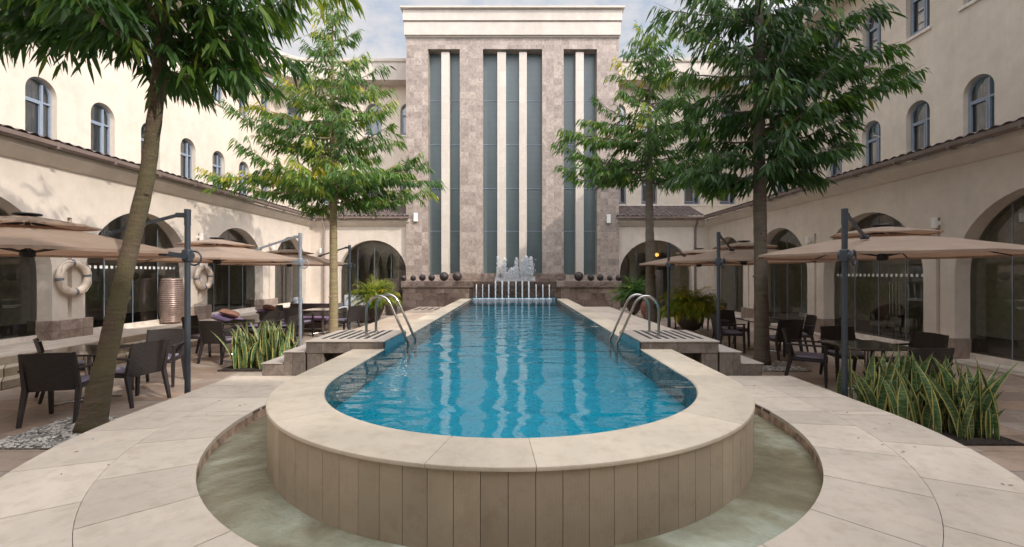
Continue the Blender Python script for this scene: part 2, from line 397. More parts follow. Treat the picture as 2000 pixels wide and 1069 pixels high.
def copy_tree(o, parent=None):
    c = o.copy(); COL.objects.link(c); c.parent = parent
    for ch in list(o.children): copy_tree(ch, c)
    return c
def arch_loop(u0, u1, z0, spring, crown, n=22):
    cx = (u0+u1)/2; a = (u1-u0)/2; b = crown-spring
    pts = [(u0,z0),(u1,z0)]
    for i in range(n+1):
        t = PI*i/n; pts.append((cx+a*math.cos(t), spring+b*math.sin(t)))
    return pts
def rect_loop(u0, u1, z0, z1): return [(u0,z0),(u1,z0),(u1,z1),(u0,z1)]
def wall(mb, outer, ops):          # ops: (loop, depth, closed)
    loops = [outer]+[o[0] for o in ops]
    flat = [p for l in loops for p in l]
    tris = tessellate_polygon([[Vector((u,z,0)) for u,z in l] for l in loops])
    vs = [(u,0,z) for u,z in flat]
    fs = []
    for a,b,c in tris:
        pa,pb,pc = flat[a],flat[b],flat[c]
        cr = (pb[0]-pa[0])*(pc[1]-pa[1])-(pb[1]-pa[1])*(pc[0]-pa[0])
        if abs(cr) < 1e-9: continue
        fs.append((a,b,c) if cr > 0 else (a,c,b))
    mb.add(vs, fs)
    for l, d, cl in ops:
        n = len(l); v2 = [(u,0,z) for u,z in l]+[(u,d,z) for u,z in l]
        f2 = [(i, n+i, n+(i+1)%n, (i+1)%n) for i in range(n)]
        if cl: f2.append(tuple(range(n, 2*n)))
        mb.add(v2, f2)
    return mb

# ================================================================= SETTING
XC, YC = -.04, 4.96
RI, RO, RM, RW = 1.88, 2.35, 2.83, 4.08
ZW, ZC, ZP, ZM = .30, .69, .81, .18
g = MB(); g.add([(-70,-60,0),(70,-60,0),(70,80,0),(-70,80,0)], [(0,1,2,3)])
struct(g.build('patio_ground', 'patio'))

# walkway slabs round the moat
wk = MB(); tone = []
def slab(loop, z0=.262, z1=ZW):
    t = rnd.random(); n0 = len(wk.v); wk.prism(loop, z0, z1); tone.extend([t]*(len(wk.v)-n0))
def ring_pt(r, a): return (XC+r*math.cos(a), YC+r*math.sin(a))
gap = .0035
for (r0, r1, st, ph) in ((RM-.015, 3.43, 13.0, 3), (3.43, RW, 13.0, 9)):
    a = 180.0
    while a < 360-.01:
        b = min(a+st, 360) if a > 180 else a+ph
        aa0, aa1 = R(a), R(b)
        g0 = gap/r0; g1 = gap/r1
        n = 5
        lo = [ring_pt(r0+gap/2, aa0+g0+(aa1-aa0-2*g0)*i/n) for i in range(n+1)]
        hi = [ring_pt(r1-gap/2, aa0+g1+(aa1-aa0-2*g1)*i/n) for i in range(n+1)]
        slab((lo+hi[::-1])[::-1] if False else hi+lo[::-1])
        a = b
def mo(y):
    d = RM**2-(y-YC)**2
    return max(RO-.02, math.sqrt(d)) if d > 0 else RO-.02
ys = [YC, 5.52, 6.1, 6.68]
for i in range(3):
    y0, y1 = ys[i]+gap, ys[i+1]-gap
    for s in (-1, 1):
        n = 5; inner = [(XC+s*mo(y0+(y1-y0)*k/n), y0+(y1-y0)*k/n) for k in range(n+1)]
        slab(inner+[(XC+s*(3.43-gap/2), y1), (XC+s*(3.43-gap/2), y0)])
        slab([(XC+s*(3.43+gap/2), y0), (XC+s*RW, y0), (XC+s*RW, y1), (XC+s*(3.43+gap/2), y1)])
o = wk.build('walkway', 'slab'); struct(o)
at = o.data.attributes.new('tone', 'FLOAT', 'POINT'); at.data.foreach_set('value', tone)
bm = MB()
n = 72
for i in range(n):
    a0, a1 = R(180+180*i/n), R(180+180*(i+1)/n)
    for r0, r1 in ((RM, RW-.03),):
        p = [ring_pt(r0,a0), ring_pt(r1,a0), ring_pt(r1,a1), ring_pt(r0,a1)]
        bm.prism(p, 0, .288)
for s in (-1, 1):
    n2 = 10; inner = [(XC+s*mo(YC+(6.67-YC)*k/n2), YC+(6.67-YC)*k/n2) for k in range(n2+1)]
    bm.prism(inner+[(XC+s*(RW-.03), 6.67), (XC+s*(RW-.03), YC)], 0, .288)
struct(bm.build('walkway_base', 'joint'))
bm = MB(); vs = []; fs = []
pts = []
for k in range(12): 
    y = 6.55-(6.55-YC)*k/12; pts.append((XC-mo(y)-.001, y))
pts += [ring_pt(RM-.004, R(180+180*i/80)) for i in range(81)]
for k in range(1, 13):
    y = YC+(6.55-YC)*k/12; pts.append((XC+mo(y)+.001, y))
pin = []
for (x, y) in pts:
    d = math.hypot(x-XC, y-YC) or 1; pin.append((x-(x-XC)/d*.006, y-(y-YC)/d*.006))
n = len(pts); vs = [(x,y,.0) for x,y in pin]+[(x,y,.262) for x,y in pin]
bm.add(vs, [(i,i+1,n+i+1,n+i) for i in range(n-1)])
struct(bm.build('moat_wall', 'moatwall'))
mw = MB(); lp = [(p[0],p[1],ZM) for p in pin]
nn = 60; grid = []
mw.add(lp, [tuple(range(len(lp)))])
struct(mw.build('moat_water', 'moat'))

# pool -----------------------------------------------------------------
pool = empty('swimming_pool', (XC, YC, 0)); tag(pool, 'long blue swimming pool with rounded raised end and sandstone coping', 'swimming pool')
def path(n_arc=64, ny=24, y1=20.1):
    p = []
    for k in range(ny): p.append((XC, y1-(y1-YC)*k/ny, -1, 0))
    for k in range(n_arc+1):
        a = R(180+180*k/n_arc); p.append((XC, YC, math.cos(a), math.sin(a)))
    for k in range(1, ny+1): p.append((XC, YC+(y1-YC)*k/ny, 1, 0))
    return p
def loc(x, y, z): return (x-XC, y-YC, z)
def sweep(mb, p, prof, closed=True, caps=True):
    m_ = len(prof); vs = []; fs = []
    for (bx, by, nx, ny_) in p:
        for (r, z) in prof: vs.append(loc(bx+nx*r, by+ny_*r, z))
    for i in range(len(p)-1):
        for j in range(m_ if closed else m_-1):
            j2 = (j+1) % m_; fs.append((i*m_+j, i*m_+j2, (i+1)*m_+j2, (i+1)*m_+j))
    if caps and closed:
        fs.append(tuple(range(m_))); fs.append(tuple((len(p)-1)*m_+j for j in range(m_))[::-1])
    mb.add(vs, fs)
prof = [(RI, ZC-.07), (RI, ZC-.012), (RI+.012, ZC), (RO-.014, ZC), (RO-.004, ZC-.005), (RO, ZC-.015), (RO, ZC-.028), (RO-.02, ZC-.032)]
cp = MB(); tone = []
# segments with hairline joints
segs = []
yy = 20.1
while yy > YC+1.0: segs.append(('l', yy, yy-1.01)); yy -= 1.01
segs.append(('l', yy, YC))
ca = [180, 221, 258, 274, 317, 360]
for a_, b_ in zip(ca, ca[1:]): segs.append(('a', a_, b_))
yy = YC+ (segs[len([q for q in segs if q[0]=='l'])-1][1]-YC); segs.append(('r', YC, yy))
while yy < 20.05: segs.append(('r', yy, min(20.1, yy+1.01))); yy += 1.01
for kd, a, b in segs:
    gp = .0015
    if kd == 'a':
        n = 14; p = [(XC, YC, math.cos(R(a)+gp/2+(R(b-a)-gp)*i/n), math.sin(R(a)+gp/2+(R(b-a)-gp)*i/n)) for i in range(n+1)]
    else:
        s = -1 if kd == 'l' else 1; d = gp if b > a else -gp
        p = [(XC, a+d, s, 0), (XC, b-d, s, 0)]
    n0 = len(cp.v); sweep(cp, p, prof); tone += [rnd.random()]*(len(cp.v)-n0)
o = cp.build('coping', 'coping', pool, smooth=True, angle=30)
at = o.data.attributes.new('tone', 'FLOAT', 'POINT'); at.data.foreach_set('value', tone)
# core wall
cw = MB(); sweep(cw, path(), [(RI+.004, .1), (RI+.004, ZC-.034), (RO-.035, ZC-.034), (RO-.035, .02)])
cw.build('wall_core', 'joint', pool)
pn = MB(); tone = []
NP = 46
angs = [(180+180*k/NP, 180+180*(k+1)/NP) for k in range(NP)]
for a, b in angs:
    r0, r1 = RO-.03, RO-.012; gp = .0016
    a0, a1 = R(a)+gp/2, R(b)-gp/2
    lp_ = [loc(*ring_pt(r1, a0), 0)[:2], loc(*ring_pt(r1, a1), 0)[:2], loc(*ring_pt(r0, a1), 0)[:2], loc(*ring_pt(r0, a0), 0)[:2]]
    n0 = len(pn.v); pn.prism(lp_, .02, ZC-.034); tone += [rnd.random()]*(len(pn.v)-n0)
y = YC
while y < 8:
    for s in (-1, 1):
        x0, x1 = sorted((s*(RO-.03), s*(RO-.012)))
        n0 = len(pn.v); pn.box(x0, x1, y+.002-YC, y+.157-YC, .02, ZC-.034); tone += [rnd.random()]*(len(pn.v)-n0)
    y += .159
o = pn.build('cladding', 'panel', pool)
at = o.data.attributes.new('tone', 'FLOAT', 'POINT'); at.data.foreach_set('value', tone)
bs = MB(); sweep(bs, path(), [(RI-.001, .25), (RI-.001, ZC-.01)], closed=False)
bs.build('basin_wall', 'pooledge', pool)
fl = [loc(bx+nx*RI, by+ny_*RI, .36) for bx,by,nx,ny_ in path(48, 1)]
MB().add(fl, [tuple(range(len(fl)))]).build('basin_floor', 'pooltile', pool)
wt = [(bx+nx*(RI-.002), by+ny_*(RI-.002), ZC-.014) for bx,by,nx,ny_ in path(64, 1)]
struct(MB().add(wt, [tuple(range(len(wt)))]).build('pool_water', 'water'))

# pool decks, platforms -------------------------------------------------
dk = MB()
dk.rbox(XC-3.2, XC-RO-.004, 7.99, 15.3, .0, ZC-.006, .012)
struct(dk.build('pool_deck', 'deckwarm'))
dk = MB(); dk.rbox(XC+RO+.004, XC+3.22, 7.99, 15.3, .0, ZC-.006, .012)
struct(dk.build('pool_deck', 'deck'))
gr = MB()
for k in range(4):
    x = -3.05+k*.2; gr.beam((x,13.9,ZC-.001), (x,14.8,ZC-.001), .05, h0=.008)
o = gr.build('drain_grating', 'black'); tag(o, 'slotted dark drain in the raised deck left of the pool, near the fountain', 'drain')

def platform(s, label):
    t = empty('step_platform', (XC+s*2.4, 6.7, 0)); tag(t, label, 'platform', 'stone step platforms at the pool ladders')
    def bx(mb, x0, x1, y0, y1, z0, z1, r=.008):
        a, b = sorted((s*x0, s*x1)); a -= s*2.4; b -= s*2.4
        mb.rbox(a, b, y0-6.7, y1-6.7, z0, z1, r)
    m = MB(); bx(m, RI+.01, 3.03, 6.68, 7.98, ZP-.18, ZP-.022); m.build('slab', 'step', t)
    m = MB(); bx(m, RI-.0, 3.045, 6.665, 7.985, ZP-.02, ZP); m.build('top', 'steptop', t)
    m = MB(); bx(m, 2.78, 3.02, 6.69, 7.97, ZW-.3, ZP-.182); m.build('support', 'step', t)
    m = MB(); bx(m, RO+.005, 2.77, 6.95, 7.97, 0, ZP-.182); m.build('recess_shade', 'joint', t)  # set-back block, its dark colour stands in for shade under the slab
    m = MB(); bx(m, 3.048, 3.36, 6.69, 7.6, 0, .635); bx(m, 3.362, 3.68, 6.69, 7.4, 0, .465); m.build('step', 'step', t)
    m = MB(); bx(m, 3.05, 3.375, 6.68, 7.61, .637, .652); bx(m, 3.38, 3.70, 6.68, 7.41, .467, .482); m.build('tread', 'steptop', t)
    sl = MB()
    for k in range(7):
        x = 2.08+k*.128
        a_, b_ = sorted((s*x, s*(x+.052))); sl.box(a_-s*2.4, b_-s*2.4, .2, 1.2, ZP-.003, ZP+.0035)
    sl.build('drain_slots', 'black', t)
    m = MB(); bx(m, RI-.012, RI-.003, 6.69, 7.97, ZC-.06, ZP-.022, .003); m.build('tile_edge', 'rim_tile', t)
    return t
platform(-1, 'grey stone step platform beside the left pool ladder, nearer the snake plants')
platform(1, 'grey stone step platform beside the right pool ladder')

def ladder(s, label):
    t = empty('pool_handrail', (XC+s*2.3, 7.16, ZP)); tag(t, label, 'handrail', 'steel handrails at the pool')
    for dy in (0, .5):
        m = MB(); pts = [(0, dy, 0), (0, dy, .34)]
        for k in range(1, 13):
            a = PI*k/12*.83; pts.append((-s*(.2-.2*math.cos(a)), dy, .4+.235*math.sin(a)))
        e = Vector(pts[-1]); pts += [(-s*.62, dy, -.03), (-s*.66, dy, -.10), (-s*.665, dy, -.42)]
        m.tube(pts, .0205, 14); m.lathe([(.06,0),(.06,.008),(.05,.014),(.03,.016)], 20, (0,dy,0))
        m.build('rail', 'steel', t, smooth=True, angle=40)
    return t
ladder(-1, 'pair of curved steel handrails on the left platform, entering the pool')
ladder(1, 'pair of curved steel handrails on the right platform, entering the pool')

# terrace on the left ---------------------------------------------------
tr = MB()
tr.rbox(-10.9, -8.5, -3, 11.4, 0, .42, .012); tr.rbox(-10.9, -8.95, 11.401, 21.3, 0, .40, .01)
struct(tr.build('terrace', 'terrace'))
st = MB()
st.rbox(-8.498, -8.2, -3, 11.5, 0, .28, .012); st.rbox(-8.198, -7.9, -3, 11.7, 0, .14, .012)
struct(st.build('terrace_steps', 'riser'))
st = MB(); st.rbox(8.75, 10.5, -3, 21.3, 0, .04, .008); struct(st.build('arcade_floor', 'terrace'))
st = MB(); st.rbox(-9.0, -5.2, 20.9, 22, 0, .12, .008); st.rbox(5.0, 8.8, 20.9, 22, 0, .05, .008); struct(st.build('arcade_floor', 'terrace'))

# ================================================================= BUILDINGS
# local frame of a wing: x along wall, y into the building, z up
FL = {}
def window_mesh(kind, w=.74, h=1.66):
    fr = MB(); hw = w/2; sp = h-hw if kind == 'arch' else h
    lo = arch_loop(-hw, hw, 0, sp, h, 20) if kind == 'arch' else rect_loop(-hw, hw, 0, h)
    t = .05; inner = arch_loop(-hw+t, hw-t, t, sp, h-t, 20) if kind == 'arch' else rect_loop(-hw+t, hw-t, t, h-t)
    n = len(lo); vs = [(u,0,z) for u,z in lo]+[(u,0,z) for u,z in inner]+[(u,.05,z) for u,z in inner]
    fr.add(vs, [(i,(i+1)%n,n+(i+1)%n,n+i) for i in range(n)]+[(n+i,n+(i+1)%n,2*n+(i+1)%n,2*n+i) for i in range(n)])
    mx = hw*.36; tz = h*.66
    fr.box(mx-.022, mx+.022, -.012, .04, t*.6, h-.13 if kind == 'arch' else h-t*.6)
    fr.box(-hw+t*.6, hw-t*.6, -.010, .04, tz-.022, tz+.022)
    # casement sash
    for (a, b, c, d) in ((-hw+t, mx-.022, .12, tz-.022),):
        fr.box(a+.008, a+.045, -.02, .03, c, d-.008); fr.box(b-.045, b-.008, -.02, .03, c, d-.008)
        fr.box(a+.045, b-.045, -.02, .03, c, c+.038); fr.box(a+.045, b-.045, -.02, .03, d-.046, d-.008)
    fr.box(-hw+t*.6, hw-t*.6, -.008, .035, .105, .125)
    pane = MB(); pane.add([(u,.045,z) for u,z in inner], [tuple(range(n))])
    cu = MB(); k = 26; vs = []
    for i in range(k+1):
        x = -hw+.02+(w-.04)*i/k; y = .17+.022*math.sin(i*1.9)+.01*math.sin(i*.7)
        vs += [(x,y,.02),(x,y,h-.02)]
    cu.add(vs, [(2*i,2*i+2,2*i+3,2*i+1) for i in range(k)])
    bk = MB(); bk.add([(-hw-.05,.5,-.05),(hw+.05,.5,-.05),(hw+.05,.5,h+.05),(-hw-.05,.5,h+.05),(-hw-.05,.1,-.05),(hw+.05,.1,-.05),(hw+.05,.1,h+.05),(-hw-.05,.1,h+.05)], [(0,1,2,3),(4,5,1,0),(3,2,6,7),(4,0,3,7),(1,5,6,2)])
    return fr, pane, cu, bk
PROTO = {}
def window(parent, u, z0, kind, y=.13, curtain=True, sill=False, w=.74, h=1.66):
    key = (kind, w, h)
    if key not in PROTO:
        a, b, c, d = window_mesh(kind, w, h)
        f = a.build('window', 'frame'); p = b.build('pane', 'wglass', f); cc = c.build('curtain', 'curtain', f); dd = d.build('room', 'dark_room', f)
        PROTO[key] = [f.data, p.data, cc.data, dd.data]
        for q in (p, cc, dd, f): bpy.data.objects.remove(q)
        sl = MB(); sl.rbox(-w/2-.08, w/2+.08, -.20, .0, -.09, -.001, .01); s_ = sl.build('sill', 'sill'); PROTO[key].append(s_.data); bpy.data.objects.remove(s_)
    d = PROTO[key]
    def ob(nm, data, par, loc_=(0,0,0)):
        o = bpy.data.objects.new(nm, data); COL.objects.link(o); o.parent = par; o.location = loc_; return o
    f = ob('window', d[0], parent, (u, y, z0))
    ob('pane', d[1], f)
    if curtain: 
        c = ob('curtain', d[2], f)
        if curtain == 'half': c.scale = (.45, 1, 1); c.location = (-w*.25, 0, 0)
    ob('room', d[3], f)
    if sill: ob('sill', d[4], f)
    return f

def corr_roof(mb, u0, u1, y0, z0, y1, z1, pitch=.22, rows=9):
    nu = int((u1-u0)/pitch*6); vs = []; fs = []
    rowsv = []
    for r in range(rows):
        for e in (0, 1):
            t = (r+e)/rows; rowsv.append((y0+(y1-y0)*t, z0+(z1-z0)*t+(.035 if e == 0 else .0)))
    for (y, z) in rowsv:
        for i in range(nu+1):
            u = u0+(u1-u0)*i/nu; ph = 2*PI*(u/pitch); vs.append((u, y, z+.024*abs(math.sin(ph/2))*2-.02))
    w = nu+1
    for r in range(len(rowsv)-1):
        for i in range(nu): fs.append((r*w+i, r*w+i+1, (r+1)*w+i+1, (r+1)*w+i))
    mb.add(vs, fs)

def lamp_mesh():
    m = MB(); m.lathe([(.055,-.11),(.06,-.105),(.06,.105),(.055,.11)], 20, (0,-.12,0)); m.box(-.03,.03,-.08,0,-.04,.04); return m

def glazing(parent, u0, u1, base, spring, crown, y=.30, joints=3, decals=False, handles=False):
    lo = arch_loop(u0-.01, u1+.01, base+.13, spring, crown+.01, 22)
    f = MB(); 
    for k in range(1, joints+1):
        u = u0+(u1-u0)*k/(joints+1); cx = (u0+u1)/2; a = (u1-u0)/2
        zt = spring+(crown-spring)*math.sqrt(max(0, 1-((u-cx)/a)**2)); f.box(u-.006, u+.006, y-.006, y+.016, base+.13, zt)
    f.box(u0, u1, y-.01, y+.012, 2.42, 2.44) if decals else None
    fo = f.build('arch_glazing', 'frame', parent)
    MB().add([(u,y,z) for u,z in lo], [tuple(range(len(lo)))]).build('pane', 'glass', fo)
    MB().box(u0, u1, y-.03, y+.03, base, base+.13).build('base_rail', 'sill', fo)
    if decals:
        u = u0+.12
        while u < u1-.15: MB().box(u, u+.07, y-.006, y-.003, decals, decals+.07).build('safety_decal', 'decal', fo); u += .145
    if handles:
        cx = handles; 
        for sx in (-.14, -.05, .05, .14):
            h = MB(); h.tube([(cx+sx, y-.06, base+.75), (cx+sx, y-.06, base+1.55)], .014, 10); h.tube([(cx+sx, y-.06, base+.85), (cx+sx, y, base+.85)], .008, 8); h.tube([(cx+sx, y-.06, base+1.45), (cx+sx, y, base+1.45)], .008, 8)
            h.build('door_handle', 'steel', fo, smooth=True, angle=40)
    return fo

def eave(parent, u0, u1, upy, uz1, mat='plaster_low', brackets=True):
    # cove, fascia, gutter and tiled lean-to roof above the arcade
    m = MB(); pr = [(0, 4.0), (-.06,4.02), (-.17,4.12), (-.25,4.2), (-.265,4.2), (-.265,4.30), (-.2,4.315), (0,4.315)]
    n = len(pr); vs = [(u0,y,z) for y,z in pr]+[(u1,y,z) for y,z in pr]
    m.add(vs, [(i, i+1, n+i+1, n+i) for i in range(n-1)]+[tuple(range(n)), tuple(range(n,2*n))[::-1]])
    m.build('eaves_moulding', mat, parent)
    gt = MB(); pr = [(-.28,4.34),(-.33,4.30),(-.39,4.30),(-.43,4.34),(-.43,4.42),(-.415,4.42),(-.41,4.345),(-.385,4.315),(-.335,4.315),(-.29,4.35),(-.28,4.42),(-.265,4.42),(-.265,4.34)]
    n = len(pr); vs = [(u0,y,z) for y,z in pr]+[(u1,y,z) for y,z in pr]
    gt.add(vs, [(i, (i+1)%n, n+(i+1)%n, n+i) for i in range(n)]+[tuple(range(n)), tuple(range(n,2*n))[::-1]])
    u = math.ceil(u0/1.3)*1.3
    while u < u1:
        gt.box(u-.04, u+.04, -.445, -.26, 4.29, 4.30); gt.box(u-.03, u+.03, -.436, -.43, 4.30, 4.43); u += 1.3
    gt.build('gutter', 'gutter', parent)
    rf = MB(); corr_roof(rf, u0, u1, -.40, 4.42, upy, uz1); rf.build('roof', 'rooftile', parent)

def side_wing(name, label, X, s, upX, arcs, base, lamps, low_windows, up_windows, rz, lastu):
    """s=+1: wing on the left (faces +X); s=-1: wing on the right."""
    t = empty(name, (X, 0, 0), rz); tag(t, label, 'building')
    U = (lambda y: y) if s > 0 else (lambda y: -y)
    def span(a, b): return tuple(sorted((U(a), U(b))))
    y0, y1 = -3.2, 21.3; ops = []
    for (a, b) in arcs:
        u0, u1 = span(a, b); ops.append((arch_loop(u0, u1, base+.001, 3.37-(u1-u0)/2, 3.37, 24), .45, False))
    for c in (9.77, 13.77, 17.7):
        u0, u1 = span(c-.05, c+.05); ops.append((rect_loop(u0, u1, base+.46, 3.0), .09, True))
    u0, u1 = span(y0, y1); w = MB(); wall(w, rect_loop(u0, u1, base, 4.32), ops); w.build('arcade_wall', 'plaster_low', t)
    for i, (a, b) in enumerate(arcs):
        u0, u1 = span(a, b); g0 = glazing(t, u0, u1, base, 3.37-(u1-u0)/2, 3.37, .32, 3, decals=(1.92 if s > 0 else 1.72) if i == 1 else False, handles=U(11.2) if (s < 0 and i == 1) else False)
    for (a, b) in ((9.4,10.12), (13.4,14.14), (17.28,18.12)):
        u0, u1 = span(a-.025, b+.16 if s > 0 else b+.1); 
        m = MB(); m.rbox(u0, u1, -.035, .5, base, base+.42, .01); m.box((u0+u1)/2-.25*s-.08, (u0+u1)/2-.25*s+.08, -.045, -.03, base+.12, base+.15); m.build('pier_base', 'pierstone', t)
    # upper wall
    up = abs(upX-X); ops = []
    for (yy, k) in low_windows: ops.append((arch_loop(U(yy)-.39, U(yy)+.39, 5.08, 6.8-.39, 6.8, 20) if k == 'arch' else rect_loop(U(yy)-.39, U(yy)+.39, 5.08, 6.8), .14, False))
    for (yy, k) in up_windows: ops.append((arch_loop(U(yy)-.39, U(yy)+.39, 8.74, 10.46-.39, 10.46, 20) if k == 'arch' else rect_loop(U(yy)-.39, U(yy)+.39, 8.74, 10.46), .14, False))
    u0, u1 = span(-6, 23.0); w = MB(); wall(w, rect_loop(u0, u1, 4.6, 11.3), ops)
    w.v = [(x, y+up, z) for x, y, z in w.v]; w.build('upper_wall', 'plaster', t)
    for k, (yy, kd) in enumerate(low_windows): window(t, U(yy), 5.09, kd, up+.14, True, False, .78, 1.71)
    for k, (yy, kd) in enumerate(up_windows): window(t, U(yy), 8.75, kd, up+.14, 'half' if s < 0 else True, True, .78, 1.71)
    u0, u1 = span(-3.2, lastu); eave(t, u0, u1, up+.0, 5.2)
    # rooms behind the glass
    u0, u1 = span(-3.2, 21.0); m = MB()
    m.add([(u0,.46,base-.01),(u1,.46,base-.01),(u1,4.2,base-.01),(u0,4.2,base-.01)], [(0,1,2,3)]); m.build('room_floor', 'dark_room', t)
    m = MB(); m.add([(u0,4.2,0),(u1,4.2,0),(u1,4.2,4.2),(u0,4.2,4.2)], [(0,1,2,3)]); m.add([(u0,.46,3.9),(u1,.46,3.9),(u1,4.2,3.9),(u0,4.2,3.9)], [(3,2,1,0)])
    for yy in (-3.1, 6.0, 21.0): m.add([(U(yy),.46,0),(U(yy),4.2,0),(U(yy),4.2,4),(U(yy),.46,4)], [(0,1,2,3)])
    m.build('room_wall', 'interior', t)
    m = MB()
    for yy in (9.8, 13.8, 17.7):
        m.box(U(yy)-.3, U(yy)+.3, 2.6, 3.1, base, 3.9)
    m.build('room_column', 'interior', t)
    for yy, zz in lamps:
        l = lamp_mesh(); o = l.build('wall_lamp', 'whiteplastic', t, smooth=True, angle=40, loc=(U(yy), 0, zz))
    return t, U, up
arcs = [(6.2,9.4), (10.12,13.4), (14.14,17.28), (18.12,20.8)]
lw, LU, lup = side_wing('arcade_wing', 'sunlit cream wing with arched arcade, stepped terrace and arched windows along the left', -9.56, 1, -12.1, arcs, .40,
    [(13.7, 2.9), (17.75, 2.86)], [(11.63+1.74*k, 'arch') for k in range(7)], [(11.63+1.74*k, 'rect' if k != 5 else 'arch') for k in range(7)], PI/2, 21.0)
rw, RU, rup = side_wing('arcade_wing', 'shaded cream wing with arched arcade and wall lamps along the right', 9.08, -1, 11.67, arcs, .04,
    [(9.73, 2.88), (13.95, 2.82), (17.9, 2.8)], [(11.47+1.725*k, 'arch') for k in range(7)], [(11.47, 'arch'), (13.2, 'rect'), (14.9, 'arch'), (16.65, 'arch'), (18.35, 'arch'), (20.1, 'arch'), (21.8, 'rect')], -PI/2, 21.0)

# cornices with rounded inner corner
def cornice(parent, s, X, xin, yend, inv):
    ya = 22.24; rr = 1.5; pts = [(X, -6), (X, ya-rr)]
    pts += [(X-s*rr*(1-math.cos(a)) if False else X+s*(rr-rr*math.cos(a)), ya-rr+rr*math.sin(a)) for a in [PI/2*k/10 for k in range(1, 11)]]
    pts.append((xin, ya))
    # normals toward the building (outward)
    m = MB(); prof = [(.95, 11.27), (0, 11.27), (-.0, 11.30), (-.02, 11.9), (0.0, 12.12), (-.07, 12.14), (-.09, 12.2), (-.09, 12.28), (.95, 12.3)]
    k = len(prof); vs = []; fs = []
    for i, p in enumerate(pts):
        a = Vector(pts[max(i-1,0)]); b = Vector(pts[min(i+1,len(pts)-1)]); d = (b-a).normalized(); nrm = Vector((-d.y, d.x))*(1 if s > 0 else -1)
        for r, z in prof: vs.append(inv @ Vector((p[0]+nrm.x*r, p[1]+nrm.y*r, z)))
    for i in range(len(pts)-1):
        for j in range(k-1): fs.append((i*k+j, i*k+j+1, (i+1)*k+j+1, (i+1)*k+j))
    m.add(vs, fs); o = m.build('cornice', 'trim', parent, smooth=True, angle=35)
    return o
bpy.context.view_layer.update()
cornice(lw, 1, -11.35, -5.0, 0, lw.matrix_world.inverted())
cornice(rw, -1, 10.92, 4.75, 0, rw.matrix_world.inverted())
for t, s, X in ((lw, -1, 12.1), (rw, 1, 11.67)):
    m = MB(); inv = t.matrix_world.inverted()
    a, b = sorted((s*(X-.6), s*(X+9)))
    m.add([inv@Vector(p) for p in ((a,-6,12.29),(b,-6,12.29),(b,24,12.29),(a,24,12.29))], [(0,1,2,3)]); m.build('flat_roof', 'concrete', t)  # unseen roof plane, added so the wings block the sun

# back range on both sides of the tower
br_ = empty('arcade_range', (0, 21.3, 0)); tag(br_, 'cream range with two wide arches and tiled lean-to roof behind the tower', 'building')
AB = [(-8.25, -5.08), (4.90, 8.27)]
for (xa, xb, ar, base) in ((-9.56, -4.9, AB[0], .12), (4.7, 9.08, AB[1], .05)):
    w = MB(); wall(w, rect_loop(xa, xb, base-.1, 4.32), [(arch_loop(ar[0], ar[1], base, 1.78, 3.36, 26), .4, False)]); w.build('arcade_wall', 'plaster_low', br_)
    glazing(br_, ar[0], ar[1], base, 1.78, 3.36, .3, 3)
    eave(br_, xa+.3 if xa < 0 else xa, xb if xa < 0 else xb-.3, 1.7, 5.2)
    m = MB(); m.add([(xa,5,0),(xb,5,0),(xb,5,4.2),(xa,5,4.2)], [(0,1,2,3)]); m.add([(xa,.41,3.9),(xb,.41,3.9),(xb,5,3.9),(xa,5,3.9)], [(3,2,1,0)])
    for q in (xa+.02, xb-.02): m.add([(q,.41,0),(q,5,0),(q,5,4),(q,.41,4)], [(0,1,2,3)])
    m.build('room_wall', 'interior', br_)
    # inner arcade seen through the glass
    ww = MB(); c = (ar[0]+ar[1])/2
    wall(ww, rect_loop(xa+.03, xb-.03, 0, 3.9), [(arch_loop(c+q-.38, c+q+.38, .01, 2.3, 2.9, 14), .25, False) for q in (-1.05, 0, 1.05)])
    ww.v = [(x, y+2.2, z) for x, y, z in ww.v]; ww.build('inner_arcade', 'interior', br_)
blow = [(-9.3,'arch'), (-7.1,'arch'), (-5.4,'arch'), (5.2,'arch'), (6.78,'arch'), (8.95,'rect'), (10.75,'rect'), (-11.1,'arch')]
bupp = [(-11.2,'rect'), (-9.0+.0,'arch'), (-7.15,'arch'), (-5.4,'arch'), (5.2,'arch'), (6.8,'arch'), (8.95,'arch'), (10.8,'arch')]
for side in (-1, 1):
    lwn = [q for q in blow if q[0]*side > 0]; upn = [q for q in bupp if q[0]*side > 0]
    ops = [(arch_loop(x-.4, x+.4, 5.3, 6.86-.4, 6.86, 18) if k == 'arch' else rect_loop(x-.4, x+.4, 5.3, 6.86), .14, False) for x, k in lwn]
    ops += [(arch_loop(x-.4, x+.4, 8.78, 10.4-.4, 10.4, 18) if k == 'arch' else rect_loop(x-.4, x+.4, 8.78, 10.4), .14, False) for x, k in upn]
    xa, xb = (-12.1, -4.95) if side < 0 else (4.75, 11.67)
    w = MB(); wall(w, rect_loop(xa, xb, 4.6, 11.3), ops); w.v = [(x, y+1.7, z) for x, y, z in w.v]; w.build('upper_wall', 'plaster', br_)
    m = MB(); 
    # thin white flashing above the roof
    m.box(xa, xb, 1.67, 1.70, 5.22, 5.27); m.build('flashing', 'sill', br_)
    for x, k in lwn: window(br_, x, 5.31, k, 1.84, side < 0, False, .8, 1.55)
    for x, k in upn: window(br_, x, 8.79, k, 1.84, 'half' if side > 0 else True, True, .8, 1.61)
for x, mat in ((gx(633, 21.2), 'pipe'), (gx(1358.5, 21.2), 'gutter')):
    m = MB(); sx = x
    m.tube([(x, -.33, 4.32), (x, -.3, 4.15), (x, -.12, 3.95), (x, -.09, 3.8), (x, -.09, .1)], .05, 12)
    for z in (3.4, 1.9): m.tube([(x, -.09, z), (x, -.09, z+.05)], .062, 12)
    m.build('downpipe', mat, br_, smooth=True, angle=40)
